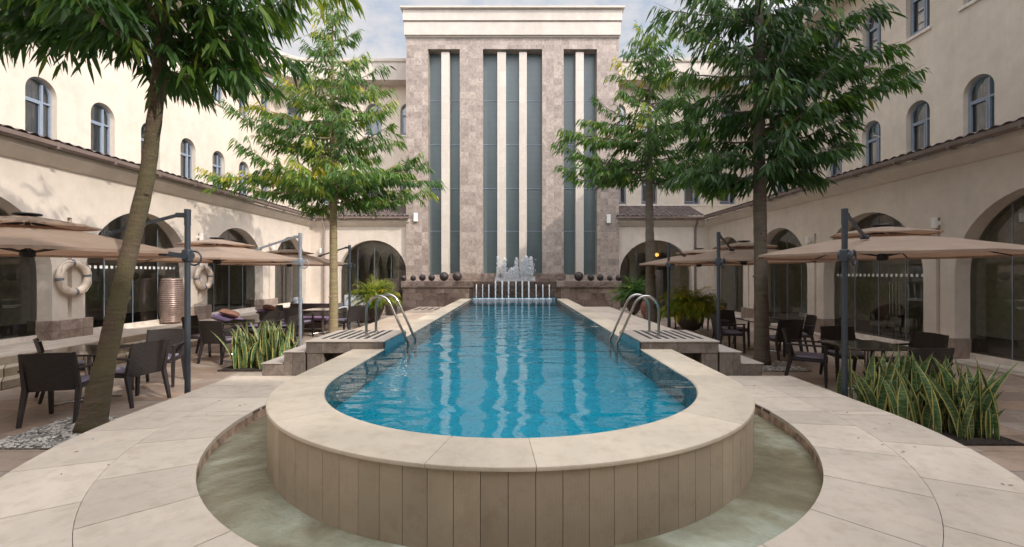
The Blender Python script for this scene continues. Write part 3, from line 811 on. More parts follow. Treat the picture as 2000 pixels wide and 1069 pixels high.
l = lamp_mesh(); l.build('wall_lamp', 'whiteplastic', br_, smooth=True, angle=40, loc=(gx(626,21.2), 0, gz(490,21.2)))
m = MB(); m.add([(-12.7,1.4,12.29),(12.3,1.4,12.29),(12.3,9,12.29),(-12.7,9,12.29)], [(0,1,2,3)]); m.build('flat_roof', 'concrete', br_)

# wing behind the photographer (closes the court, casts the near shade)
bw = empty('courtyard_wing', (0, -2.6, 0), PI); tag(bw, 'cream wing closing the courtyard behind the pool end', 'building')
w = MB(); wall(w, rect_loop(-9.2, 9.6, 0, 4.32), [(arch_loop(c-1.6, c+1.6, .01, 1.77, 3.37, 20), .4, False) for c in (-6, -2, 2, 6)]); w.build('arcade_wall', 'plaster_low', bw)
for c in (-6,-2,2,6): glazing(bw, c-1.6, c+1.6, .02, 1.77, 3.37, .3, 3)
w = MB(); ops = [(arch_loop(-9+2*k-.4, -9+2*k+.4, zb, zb+1.3, zb+1.7, 16), .14, False) for k in range(10) for zb in (5.1, 8.75)]
wall(w, rect_loop(-12, 12.3, 4.6, 12.3), ops); w.v = [(x,y+2,z) for x,y,z in w.v]; w.build('upper_wall', 'plaster', bw)
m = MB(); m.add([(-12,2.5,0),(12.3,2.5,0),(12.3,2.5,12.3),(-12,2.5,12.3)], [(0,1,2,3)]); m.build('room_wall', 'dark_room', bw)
m = MB(); corr_roof(m, -9.2, 9.6, -.35, 4.42, 2, 5.2); m.build('roof', 'rooftile', bw)
m = MB(); m.box(-12, 12.3, 1.2, 9, 12.3, 12.5); m.build('cornice', 'trim', bw)

# ---- tower
DT = 21.1
tw = empty('stone_tower', (0, DT, 0)); tag(tw, 'tall stone clad tower with slot windows and cream fins behind the fountain', 'tower')
TX = lambda x: gx(x, DT); TZ = lambda y: gz(y, DT)
xl, xr = TX(793), TX(1209); ztop = TZ(70)
slots = [(836,898), (943,1059), (1101,1166)]
w = MB(); wall(w, rect_loop(xl, xr, .5, ztop), [(rect_loop(TX(a), TX(b), TZ(537), TZ(96)), .62, False) for a, b in slots])
w.box(xl, xl+.01, .01, 3, .5, ztop); w.box(xr-.01, xr, .01, 3, .5, ztop); w.build('stone_cladding', 'tower', tw)
P1 = lambda y: gz(y, DT-.16); P2 = lambda y: gz(y, DT-.22); P3 = lambda y: gz(y, DT-.36)
m = MB(); m.box(xl-.03, xr+.03, -.06, 3, ztop-.10, P1(68)+.002); m.box(xl-.05, xr+.05, -.16, 3, P1(68)+.002, P1(43)); m.box(xl-.03, xr+.03, -.12, 3, P1(43), P1(43)+.05); m.box(xl-.1, xr+.1, -.22, 3, P1(43)+.05, P2(19.5)); m.box(xl-.08, xr+.08, -.2, 3, P2(19.5), P2(19.5)+.04); m.box(xl-.2, xr+.2, -.36, 3.1, P2(19.5)+.04, P3(11))
m.build('parapet', 'trim', tw)
for a, b in slots:
    gm = MB(); gm.add([(TX(a),.5,TZ(537)),(TX(b),.5,TZ(537)),(TX(b),.5,TZ(96)),(TX(a),.5,TZ(96))], [(0,1,2,3)])
    go = gm.build('slot_window', 'towerglass', tw)
    tm = MB()
    for y in (190, 277, 365, 450): z = TZ(y)-.0; tm.box(TX(a), TX(b), .475, .497, z-.015, z+.015)
    tm.build('transom', 'frame', go)
for a, b in ((861,877), (971,988), (1014,1029), (1125,1141)):
    m = MB(); m.rbox(TX(a), TX(b), .12, .47, TZ(541), TZ(99), .01); m.build('fin', 'fin', tw)
for x, y in ((812.5,425), (1188,428)):
    m = MB(); m.rbox(-.09,.09,-.12,-.02,-.2,.2,.01); m.box(-.05,.05,-.02,0,-.05,.05); m.build('wall_lamp', 'whiteplastic', tw, loc=(TX(x)+.0, 0, TZ(y)))

# ---- fountain
YF = 20.12
fn = empty('fountain', (0, YF, 0)); tag(fn, 'dark marble fountain wall with white jets and twelve spouts at the pool head', 'fountain')
FX = lambda x: gx(x, YF)
for a_, b_ in ((786,916),(1096,1212)): m = MB(); m.box(FX(a_), FX(b_), .03, .9, 0, 1.18); m.build('wall', 'fstone', fn)
m = MB(); m.box(FX(916), FX(1096), .06, .9, 0, 1.18); m.build('wet_wall', 'wet', fn)
for a_, b_ in ((783,925),(1087,1215)): m = MB(); m.rbox(FX(a_), FX(b_), -.03, .97, 1.181, 1.465, .015); m.build('ledge', 'fstone', fn)
m = MB(); m.rbox(FX(925)+.002, FX(1087)-.002, .02, .97, 1.181, 1.455, .012); m.build('weir_ledge', 'wet', fn)
m = MB(); m.rbox(FX(870), FX(1110), .975, .99, 1.2, 1.8, .005); m.build('back_plinth', 'fstone', fn)
m = MB(); m.box(-1.9, 1.82, .0, .055, ZC-.3, ZC+.055); m.build('tile_band', 'rim_tile', fn)
spx = [930.7,943,955,968,981,993.4,1007.7,1020,1032.6,1047,1060,1072.6]
for k, x in enumerate(spx):
    s = MB(); X = FX(x); s.box(X-.035, X+.035, -.06, .06, 1.28, 1.30); s.box(X-.035, X-.028, -.06, .06, 1.30, 1.33); s.box(X+.028, X+.035, -.06, .06, 1.30, 1.33); s.build('spout', 'black', fn)
    s = MB(); wv = .019+.009*(3 <= k <= 8)+rnd.random()*.007; pts = []; rs = []
    z0 = 1.31 if 3 > k or k > 8 else 1.47
    for i in range(12):
        t = i/11; z = z0+(ZC-.03-z0)*t; pts.append((X+.006*math.sin(i*2.1+k), -.05-.09*t**.5, z)); rs.append(wv*(1.15-.35*t+.25*math.sin(i*3+k)*.5))
    s.tube(pts, rs, 8); s.build('water_stream', 'stream', fn, smooth=True)
# jets
def jets():
    vs = []; fs = []
    def blob(c, r, e):
        o = len(vs); a = rnd.random()*PI
        for dx, dy, dz in ((0,0,-1),(1,0,-.1),(-.4,.9,.1),(-.5,-.9,0),(.1,.1,1)):
            x = dx*math.cos(a)-dy*math.sin(a); y = dx*math.sin(a)+dy*math.cos(a)
            vs.append((c[0]+x*r, c[1]+y*r, c[2]+dz*r*e))
        for f in ((0,2,1),(0,3,2),(0,1,3),(4,1,2),(4,2,3),(4,3,1)): fs.append(tuple(i+o for i in f))
    J = [(972,1.12,.055,700), (985,1.04,.085,600), (998,.58,.14,700), (1009,1.06,.07,600), (1006,.66,.17,600), (1020,.95,.09,600), (1028,1.14,.11,1000), (1037,1.1,.11,1000)]
    for (x, h, wd, n) in J:
        X = FX(x); ph = rnd.random()*6
        for i in range(int(n*2.6)):
            t = rnd.random()**.75; z = 1.45+h*t*(1-.22*rnd.random()**3)
            prof = wd*(.34+.30*math.sin(PI*t)+.25*math.sin(t*17+ph)**2*(t > .3))
            a = rnd.random()*2*PI; q = rnd.gauss(0, .62)
            x_ = X+math.sin(t*5+ph)*.02+math.cos(a)*prof*q*1.4; y_ = .42+math.sin(a)*prof*q
            r = rnd.uniform(.007,.026)*(1.15-.4*t)
            blob((x_, y_, z), r*.8, rnd.uniform(1.6, 5.0))
    for i in range(1800):      # splashing foot
        x = rnd.uniform(FX(966), FX(1046)); blob((x, .42+rnd.gauss(0,.12), 1.45+abs(rnd.gauss(0,.09))), rnd.uniform(.006,.022), 1.3)
    return vs, fs
vs, fs = jets(); m = MB(); m.add(vs, fs); o = m.build('water_jet', 'foam', fn, smooth=True)
m = MB(); vs = []; 
for i in range(700):
    x = rnd.choice(spx); X = FX(x)+rnd.gauss(0,.07); Y = -.12+rnd.gauss(0,.07); r = rnd.uniform(.01,.035)
    a = rnd.random()*PI; c, s_ = math.cos(a)*r, math.sin(a)*r
    if Y > -.01: Y = -.03
    m.add([(X+c,Y+s_,ZC-.01),(X-s_,Y+c,ZC-.01),(X-c,Y-s_,ZC-.01),(X+s_,Y-c,ZC-.01),(X,Y,ZC+.004+r*.5)], [(0,1,4),(1,2,4),(2,3,4),(3,0,4)])
m.build('foam_line', 'foam', fn, smooth=True)

# balls on the ledge
balls = [(788,5.9,'small dark iron ball at the far left end of the fountain ledge'), (806.8,5.5,'smallest dark ball, second from left on the fountain ledge'), (825,6.6,'dark ball third from left on the fountain ledge'), (843,6.6,'dark ball fourth from left, just left of the two large ones'), (867.3,8.8,'large dark ball, left one of the two large balls left of the jets'), (892.9,9.2,'large dark ball nearest the jets on the left of the fountain ledge'),
    (1130.5,9.1,'large dark ball, the only large one right of the jets'), (1154,6.6,'dark ball just right of the large ball on the right ledge'), (1172.5,6.6,'middle one of the five dark balls right of the jets'), (1191,5.5,'small dark ball, second from the right end of the fountain ledge'), (1208,5.8,'small dark ball at the far right end of the fountain ledge')]
for x, r, lab in balls:
    D = 20.45; rr = r*D/889; m = MB(); m.sphere((0,0,0), rr, 28)
    o = m.build('iron_ball', 'ball', None, smooth=True, loc=(gx(x,D), D, 1.465+rr)); tag(o, lab, 'ball', 'iron balls on the fountain ledge')

# ================================================================= TREES
def leaves_mesh(name, mat, B, D, L, W, tone, parent):
    N = len(B); D = D/np.linalg.norm(D, axis=1)[:,None]
    rv = nr.normal(size=(N,3)); S = np.cross(D, rv); S /= np.linalg.norm(S, axis=1)[:,None]
    dn = np.array([0,0,-1.0]); Lc = L[:,None]; Wc = W[:,None]
    p0 = B; c1 = B+D*Lc*.4+dn*Lc*.04; c2 = B+D*Lc*.75+dn*Lc*.14; tip = B+D*Lc+dn*Lc*.27
    V = np.stack([p0, c1+S*Wc, c1-S*Wc, c2+S*Wc*.62, c2-S*Wc*.62, tip], 1).reshape(-1,3)
    me = bpy.data.meshes.new(name)
    base = (np.arange(N)*6)[:,None]
    loops = (base+np.array([0,1,2, 1,3,4,2, 3,5,4])[None]).reshape(-1)
    starts = ((np.arange(N)*10)[:,None]+np.array([0,3,7])[None]).reshape(-1)
    me.vertices.add(len(V)); me.vertices.foreach_set('co', V.reshape(-1).astype(np.float32))
    me.loops.add(len(loops)); me.loops.foreach_set('vertex_index', loops.astype(np.int32))
    me.polygons.add(3*N); me.polygons.foreach_set('loop_start', starts.astype(np.int32))
    me.update(calc_edges=True); me.validate()
    at = me.attributes.new('tone', 'FLOAT', 'POINT'); at.data.foreach_set('value', np.repeat(tone, 6).astype(np.float32))
    me.materials.append(M[mat]); o = bpy.data.objects.new(name, me); COL.objects.link(o); o.parent = parent
    return o

def tree(label, trunk, boughs, bark_, leaf, leaf_len, seed, dens=1.0, knots=8, toner=(.38,.2)):
    """trunk: list of (x,y,z,r) world; boughs: (z0, azimuth deg, length, rise, droop)"""
    rg = random.Random(seed); base = Vector(trunk[0][:3])
    t = empty('courtyard_tree', base); tag(t, label, 'tree', 'trees planted round the pool')
    # dense trunk polyline
    P = []; K = len(trunk)
    for i in range(K-1):
        a, b = trunk[i], trunk[i+1]; n = max(2, int((b[2]-a[2])/.12))
        for k in range(n): 
            q = k/n; P.append([a[j]+(b[j]-a[j])*q for j in range(4)])
    P.append(list(trunk[-1]))
    def smooth(P):
        for _ in range(3):
            Q = [p[:] for p in P]
            for i in range(1, len(P)-1):
                for j in (0,1,3): Q[i][j] = (P[i-1][j]+2*P[i][j]+P[i+1][j])/4
            P = Q
        return P
    P = smooth(P)
    for i in range(1, len(P)-1): P[i][3] *= 1+rg.uniform(-.035,.05); 
    mb = MB(); mb.tube([Vector(p[:3])-base for p in P], [p[3] for p in P], 18)
    def at(z):
        for i in range(len(P)-1):
            if P[i+1][2] >= z:
                q = (z-P[i][2])/max(1e-6, P[i+1][2]-P[i][2]); return Vector([P[i][j]+(P[i+1][j]-P[i][j])*q for j in range(3)]), P[i][3]
        return Vector(P[-1][:3]), P[-1][3]
    zlow = trunk[0][2]+.6; ztop_ = min(b[0] for b in boughs)
    for k in range(knots):
        z = zlow+(ztop_-zlow)*(k+rg.random())/knots; c, r = at(z); a = rg.uniform(0, 2*PI); d = Vector((math.cos(a), math.sin(a), .25))
        mb.tube([c-base+d*r*.6, c-base+d*r*1.06, c-base+d*(r*1.06+.02)], [r*.42, r*.26, r*.13], 8)
    LB, LD, LL, LT = [], [], [], []
    for (z0, az, ln, rise, droop) in boughs:
        p0, r0 = at(z0); a = R(az); n = max(5, int(ln/.16)); pts = [p0]; wob = rg.uniform(-.35,.35)
        clump = rg.gauss(0, .1); arc = rg.uniform(-.10, .10)
        for i in range(1, n+1):
            q = i/n; aa = a+wob*q
            pts.append(p0+Vector((math.cos(aa)*ln*q, math.sin(aa)*ln*q, rise*ln*(q*.55+.6*q*q)+arc*ln*math.sin(PI*q)-droop*ln*q*(1-q)*.8+.02*rg.uniform(-1,1))))
        rb = min(r0*.5, .009+.009*ln)
        mb.tube([p-base for p in pts], [rb*(1-.85*i/n)+.003 for i in range(n+1)], 6)
        nt_ = max(4, int(ln*10))
        for k in range(nt_+2):
            q = .10+.90*min(1, (k+rg.random()*.6)/nt_); i = min(n-1, int(q*n)); fr = q*n-i
            p = pts[i].lerp(pts[i+1], min(1, fr)); d = (pts[i+1]-pts[i]).normalized()
            side = (1 if k % 2 else -1)*rg.uniform(.5, 1.15) if q < .93 else rg.uniform(-.3,.3)
            dd = Vector((d.x*math.cos(side)-d.y*math.sin(side), d.x*math.sin(side)+d.y*math.cos(side), d.z*.5+rg.uniform(-.35,.75))).normalized()
            tl = (.24+.3*ln*.42*(1-.5*q))*rg.uniform(.55,1.45); m_ = max(5, int(tl/.026*dens))
            ct = clump*1.5+rg.gauss(0, .12)+(.22 if rg.random() < .08 else 0)+.12*q
            if rg.random() < .5: mb.tube([p-base, p-base+dd*tl], [.006,.002], 4, cap=False)
            for j in range(m_):
                s = (j+rg.random())/m_; pos = p+dd*tl*s+Vector((0,0,-.12*tl*s*s))
                sd = 1 if j % 2 else -1; ang = sd*rg.uniform(.5,1.2)
                out_ = Vector((dd.x*math.cos(ang)-dd.y*math.sin(ang), dd.x*math.sin(ang)+dd.y*math.cos(ang), 0))
                v = out_*rg.uniform(.35,.9)+Vector((0,0,-rg.uniform(.3,1.35)))+dd*rg.uniform(.1,.5)
                LB.append(pos); LD.append(v); LL.append(leaf_len*rg.choice((.5,.75,.95,1.1,1.3))*rg.uniform(.85,1.1)); LT.append(min(1, max(0, rg.gauss(toner[0], toner[1]*.5)+ct)))
    mb.build('trunk', bark_, t, smooth=True)
    B = np.array([tuple(p-base) for p in LB]); D = np.array([tuple(v) for v in LD]); L = np.array(LL); T = np.array(LT)
    leaves_mesh('crown', leaf, B, D, L, L*nr.uniform(.06,.125,len(L)), T, t)
    print('TREE leaves', len(L))
    return t

# near left, leaning
rg = random.Random(3)
bo = []
for k in range(46):
    z = 4.1+3.6*(k+rg.random())/46; az = k*137.5+rg.uniform(-25,25); q = (z-4.1)/3.6
    bo.append((z, az, (1.78+.35*(math.cos(R(az)) < 0))*(1-.6*q)*rg.uniform(.7,1.05)*(.8 if math.cos(R(az)) > .5 else 1)*(.6 if math.cos(R(az)) > .2 and z < 4.9 else 1), rg.uniform(.0,.3)+.3*q, .12))
for z, az, ln, rs in ((4.5,175,2.1,-.12),(4.75,185,2.2,.02),(4.9,160,2.0,.05),(5.2,195,2.1,.1),(4.4,8,.9,-.35),(4.6,-8,1.0,-.2),(4.8,15,1.35,.0),(5.0,0,1.5,.05),(5.3,-15,1.6,.05),(5.5,12,1.7,.05),(4.55,25,.9,-.25),(4.4,-20,.7,-.3),(5.2,170,2.4,.0),(5.6,180,2.3,.1)): bo.append((z, az, ln, rs, .1))
tree('leaning mossy tree beside the near left table, crown cut by the top edge',
    [(-4.86,5.2,-.02,.155), (-4.79,5.2,.25,.118), (-4.67,5.2,.85,.094), (-4.44,5.2,1.9,.084), (-4.2,5.2,2.9,.077), (-4.08,5.2,3.9,.07), (-4.02,5.2,4.8,.062), (-4.0,5.25,6.4,.06), (-3.95,5.3,8.0,.02)],
    bo, 'bark_dark', 'leaf', .24, 5, 1.05)
# left, by the pool deck
bo = []
def tier(z0, z1, n, L0, L1, rise, rg, wide=1.0, azs=None):
    for k in range(n):
        z = z0+(z1-z0)*(k+rg.random())/n; q = (z-z0)/(z1-z0); az = (k*137.5+rg.uniform(-20,20)) if azs is None else rg.choice(azs)+rg.uniform(-28,28)
        x = abs(math.cos(R(az))); bo.append((z, az, (L0+(L1-L0)*q)*rg.uniform(.72,1.08)*(.72+.28*x*wide), rise+rg.uniform(-.08,.1), .14))
rg = random.Random(8)
tier(3.75, 4.5, 17, 2.5, 2.3, .12, rg); tier(4.6, 5.9, 15, 2.0, 1.7, .2, rg); tier(5.9, 7.3, 16, 1.45, 1.1, .25, rg); tier(7.3, 8.7, 14, .95, .4, .35, rg); tier(8.7, 9.2, 5, .3, .2, .8, rg)
bo += [(4.2,178,2.75,.04,.1),(4.1,192,2.5,.02,.1),(4.0,-4,2.55,.16,.12),(3.9,6,2.4,.08,.14),(4.4,2,2.3,.2,.12),(4.3,170,2.2,.12,.1),(5.2,175,2.2,.25,.1),(5.5,188,2.3,.2,.1),(5.9,180,2.0,.22,.1),(5.3,5,1.6,.2,.1),(6.2,172,1.6,.25,.1),(6.6,3,1.3,.1,.1)]
tree('slender pale trunked tree with layered boughs left of the pool', [(-5.0,12.5,0,.135),(-4.98,12.5,1,.112),(-4.99,12.5,3,.1),(-4.98,12.5,5,.09),(-5.0,12.5,7,.05),(-5.02,12.5,8.6,.02),(-5.02,12.5,9.2,.008)],
    bo, 'bark_pale', 'leaf_fresh', .2, 12, 1.1, toner=(.42,.24))
# right, by the pool deck
bo = []; rg = random.Random(21)
tier(4.6, 5.6, 12, 1.75, 1.7, .15, rg); tier(5.6, 7.0, 14, 1.8, 1.2, .2, rg); tier(7.0, 8.6, 20, 1.1, .65, .4, rg); tier(8.5, 9.1, 7, .5, .3, .9, rg)
bo += [(5.0,180,2.55,.0,.1),(5.3,176,2.6,.16,.1),(5.6,186,2.4,.2,.1),(4.8,170,2.2,-.04,.1),(5.9,182,2.3,.12,.1),(6.3,178,1.8,.1,.1),(5.2,4,2.0,.1,.1),(6.2,0,2.0,.1,.1),(4.9,-8,1.8,.05,.1)]
tree('slender tree with bright crown right of the pool', [(4.22,14.0,0,.2),(4.18,14,1,.155),(4.14,14,3,.125),(4.12,14,5,.095),(4.14,14,7,.05),(4.2,14,8.6,.02),(4.22,14,9.1,.008)],
    bo, 'bark_grey', 'leaf_fresh', .205, 31, 1.15, toner=(.36,.22))
# near right
bo = []; rg = random.Random(44)
tier(3.68, 4.3, 9, 1.15, 1.35, .08, rg); tier(4.3, 5.6, 17, 1.55, 1.6, .2, rg); tier(5.6, 7.2, 20, 1.65, 1.3, .28, rg); tier(7.2, 9.2, 17, 1.4, .4, .4, rg)
bo += [(4.6,-5,2.3,.3,.08),(4.9,8,2.6,.32,.08),(5.2,0,2.4,.3,.08),(4.2,-3,1.9,.12,.1),(3.6,184,1.5,.1,.1),(3.7,176,1.3,.05,.1),(5.6,-8,2.2,.2,.08),(6.3,4,2.1,.05,.08),(3.7,2,1.1,.05,.1),(3.5,180,1.2,.18,.1),(6.4,-20,2.0,.2,.1),(6.7,200,1.7,.1,.1)]
tree('tall dark tree with dense crown in front of the right wing', [(4.86,8.95,0,.155),(4.85,8.95,.5,.132),(4.83,8.95,2,.122),(4.80,8.95,4,.108),(4.78,8.95,6,.1),(4.8,8.95,8,.05),(4.8,8.95,9.3,.015)],
    bo, 'bark_grey', 'leaf', .23, 52, 1.1, toner=(.3,.2), knots=12)

lv = MB(); rgl = random.Random(77)
for i in range(46):
    x = rgl.choice((-1,1))*rgl.uniform(2.9,4.0); y = rgl.uniform(3.0,6.5)
    if not (2.9 < math.hypot(x-XC, y-YC) < 4.0): continue
    a = rgl.uniform(0,2*PI); l = rgl.uniform(.03,.06); c, s_ = math.cos(a), math.sin(a)
    lf = MB(); lf.add([(0,0,.003),(c*l*.5-s_*l*.13,s_*l*.5+c*l*.13,.008),(c*l,s_*l,.004),(c*l*.5+s_*l*.13,s_*l*.5-c*l*.13,.006)], [(0,1,2,3)])
    lv.m('pebble' if i % 3 else 'potred').add([(vx+x, vy+y, vz+ZW) for vx,vy,vz in lf.v], lf.f)
tag(lv.build('leaf_litter', None, None), 'scattered fallen leaves on the pale walkway', 'leaf litter', kind='stuff')
# gravel beds with pebbles
def gravel(cx, cy, w, d, n, sd):
    rg = random.Random(sd); m = MB(); m.m('gravelbed').box(cx-w/2, cx+w/2, cy-d/2, cy+d/2, 0, .012); m.m('pebble')
    for i in range(n):
        x = cx+rg.uniform(-.5,.5)*w; y = cy+rg.uniform(-.5,.5)*d; r = rg.uniform(.012,.03); a = rg.uniform(0,PI)
        M4 = Matrix.Translation((x,y,.012+r*.3)) @ Matrix.Rotation(a,4,'Z') @ Matrix.Diagonal((1,.7,.5,1))
        vs = [(r,0,0),(0,r,0),(-r,0,0),(0,-r,0),(0,0,r),(0,0,-r)]
        m.add(vs, [(0,1,4),(1,2,4),(2,3,4),(3,0,4),(1,0,5),(2,1,5),(3,2,5),(0,3,5)], M4)
    o = m.build('gravel', None, None); tag(o, 'grey pebbles filling the planting square round a tree', 'gravel', kind='stuff'); return o
gravel(-4.85, 5.15, 1.35, 1.0, 1500, 1); gravel(4.95, 8.8, 1.0, .9, 700, 2); gravel(-5.0, 12.5, .8, .8, 250, 3); gravel(4.2, 14, .8, .8, 250, 4)

# ================================================================= SNAKE PLANTS
def snake(label, boxes, n, hmin, hmax, seed):
    rg = random.Random(seed); c = boxes[0]; base = ((c[0]+c[1])/2, (c[2]+c[3])/2, 0)
    t = empty('snake_plant', base); tag(t, label, 'plant', 'beds of snake plants')
    vs = []; fs = []; edge = []; tone = []
    for i in range(n):
        b = boxes[rg.randrange(len(boxes))]; x = rg.uniform(b[0], b[1])-base[0]; y = rg.uniform(b[2], b[3])-base[1]
        h = rg.uniform(hmin, hmax)*(1 if rg.random() < .75 else .62); w = rg.uniform(.026,.043); az = rg.uniform(0, 2*PI); fa = rg.uniform(0, 2*PI)
        lean = rg.uniform(.03,.4)*(1.5 if rg.random() < .15 else 1); tw_ = rg.uniform(-1.2,1.2); tn = rg.random(); K = 9
        o = len(vs)
        for k in range(K+1):
            q = k/K; wd = w*(.55+1.5*q*(1-q)*1.6) if q < .97 else w*.05
            if q > .75: wd *= max(.06, (1-q)/.25)**.7
            cx = x+math.cos(az)*lean*h*q*q; cy = y+math.sin(az)*lean*h*q*q; cz = h*q*(1-.12*lean*q)
            a = fa+tw_*q; px, py = math.cos(a), math.sin(a); qx, qy = -py, px
            for e, f in ((-1, .0), (-.72, .35), (0, .75), (.72, .35), (1, .0)):
                vs.append((cx+px*wd*e-qx*wd*f*.6, cy+py*wd*e-qy*wd*f*.6, cz)); edge.append(abs(e)); tone.append(tn)
        for k in range(K):
            for j in range(4): fs.append((o+k*5+j, o+k*5+j+1, o+(k+1)*5+j+1, o+(k+1)*5+j))
    m = MB(); m.add(vs, fs); ob = m.build('leaves', 'sans', t, smooth=True)
    for nm, dat in (('edge', edge), ('tone', tone)):
        at = ob.data.attributes.new(nm, 'FLOAT', 'POINT'); at.data.foreach_set('value', dat)
    for b in boxes:
        s = MB(); s.rbox(b[0]-.12-base[0], b[1]+.12-base[0], b[2]-.1-base[1], b[3]+.12-base[1], 0, .025, .008)
    s.build('soil', 'soil', t)
    return t
snake('clump of yellow edged snake plants beside the left steps', [(-5.35,-4.3,8.45,9.1)], 150, .45, .95, 4)
snake('larger bed of yellow edged snake plants beside the right walkway', [(4.3,5.0,5.4,6.15),(4.4,5.15,4.95,5.7),(4.8,5.2,4.85,5.4)], 185, .45, .93, 9)

# ================================================================= POTS AND PALMS
def palm_fronds(mb_v, mb_f, tones, c, n, L, rg, up=1.0, leafl=.22, w=.012):
    for i in range(n):
        az = rg.uniform(0, 2*PI); el = rg.uniform(.55, 1.42)*up; l = L*rg.uniform(.7,1.1); K = 22; tn = rg.gauss(.45,.22)
        p = Vector(c); d = Vector((math.cos(az)*math.cos(el), math.sin(az)*math.cos(el), math.sin(el)))
        side = Vector((-math.sin(az), math.cos(az), 0)); step = l/K
        for k in range(K):
            q = k/K; d = (d+Vector((0,0,-.05*(1+q)))).normalized(); p2 = p+d*step
            o = len(mb_v); ww = .008*(1-q)+.002
            mb_v += [tuple(p+side*ww), tuple(p-side*ww), tuple(p2-side*ww), tuple(p2+side*ww)]; mb_f.append((o,o+1,o+2,o+3)); tones += [.7]*4
            if k > 4:
                for s in (-1, 1):
                    ll = leafl*(1.1-.8*abs(q-.45))*rg.uniform(.8,1.15); v = (side*s*.8+d*.75+Vector((0,0,rg.uniform(-.5,.15)))).normalized()
                    e = v.cross(Vector((0,0,1))).normalized()*w; m_ = p+v*ll*.5; tp = p+v*ll+Vector((0,0,-.25*ll)); o = len(mb_v)
                    mb_v += [tuple(p), tuple(m_+e), tuple(tp), tuple(m_-e)]; mb_f.append((o,o+1,o+2,o+3)); tones += [min(1,max(0,tn+rg.gauss(0,.1)+.15*q))]*4
            p = p2
def potted(label, loc_, prof, potmat, legs, fz, n, L, leafmat_, seed, up=1.0, cat='potted palm', leafl=.22):
    t = empty('potted_palm', loc_); tag(t, label, cat, 'potted palms by the pool')
    m = MB(); m.lathe(prof, 36); m.build('pot', potmat, t, smooth=True, angle=50)
    if legs:
        s = MB()
        for k in range(3):
            a = 2*PI*k/3+.5; s.tube([(math.cos(a)*.12, math.sin(a)*.12, prof[0][1]+.12), (math.cos(a)*legs, math.sin(a)*legs, 0)], .009, 8)
        s.tube([(math.cos(2*PI*k/20)*.13, math.sin(2*PI*k/20)*.13, prof[0][1]+.1) for k in range(21)], .008, 6, cap=False)
        s.build('stand', 'black', t)
    v, f, tn = [], [], []; rg = random.Random(seed); palm_fronds(v, f, tn, (0,0,fz), n, L, rg, up, leafl)
    m = MB(); m.add(v, f); o = m.build('fronds', leafmat_, t); at = o.data.attributes.new('tone', 'FLOAT', 'POINT'); at.data.foreach_set('value', tn)
    return t
potted('yellow green palm in a pointed dark pot on a stand, left deck edge', (-4.75,15.4,0), [(.03,.10),(.12,.22),(.24,.42),(.31,.62),(.315,.72),(.27,.82),(.22,.86),(.23,.89),(.20,.89),(.18,.8)], 'potdark', .26, .82, 120, .98, 'palm', 3, 1.0, leafl=.26)
potted('bushy yellow green palm in a big round dark pot right of the pool', (5.2,13.5,0), [(.12,.12),(.25,.16),(.36,.32),(.385,.46),(.35,.6),(.27,.68),(.25,.7),(.27,.73),(.24,.73),(.2,.66)], 'potdark', .22, .66, 190, .98, 'palm', 5, .92, leafl=.30)
potted('green palm in a dark bowl pot beside the right end of the fountain', (4.75,18.2,0), [(.04,.12),(.16,.25),(.32,.5),(.36,.68),(.3,.84),(.26,.88),(.27,.9),(.23,.9),(.2,.8)], 'potdark', .25, .85, 90, 1.0, 'palm_green', 7, 1.0, leafl=.26)
def pot(name, label, loc_, prof, mat, cat='pot', group=None):
    m = MB(); m.lathe(prof, 40); o = m.build(name, mat, None, smooth=True, angle=50, loc=loc_); tag(o, label, cat, group); return o
pot('clay_pot', 'small reddish clay pot standing behind the right handrails', (5.0,17.2,0), [(.05,0),(.14,.1),(.24,.35),(.26,.55),(.2,.72),(.14,.78),(.15,.82),(.12,.82),(.1,.7)], 'potred')
pot('tall_planter', 'tall dark tapered planter at the left end of the fountain', (-5.38,19.75,0), [(.21,0),(.23,.03),(.37,1.55),(.38,1.58),(.35,1.58),(.33,1.3)], 'potdark', 'planter')
pot('tall_planter', 'tall dark tapered planter inside the right back arch', (6.45,20.7,.05), [(.2,0),(.22,.03),(.28,1.1),(.27,1.85),(.25,1.9),(.22,1.9),(.2,1.5)], 'potdark', 'planter')
prof = [(.2,0),(.21,.01)]
for k in range(21):
    z = .03+k*.057; r = .215+.085*math.sin(PI*min(1,(z+.12)/1.45)); prof += [(r, z), (r+.012, z+.012), (r+.014, z+.028), (r+.004, z+.046)]
prof += [(.23,1.24),(.2,1.25),(.18,1.2)]
pot('ribbed_vase', 'tall bronze ribbed barrel vase in the second arch of the left arcade', (-9.62,12.75,.42), prof, 'vase', 'vase')

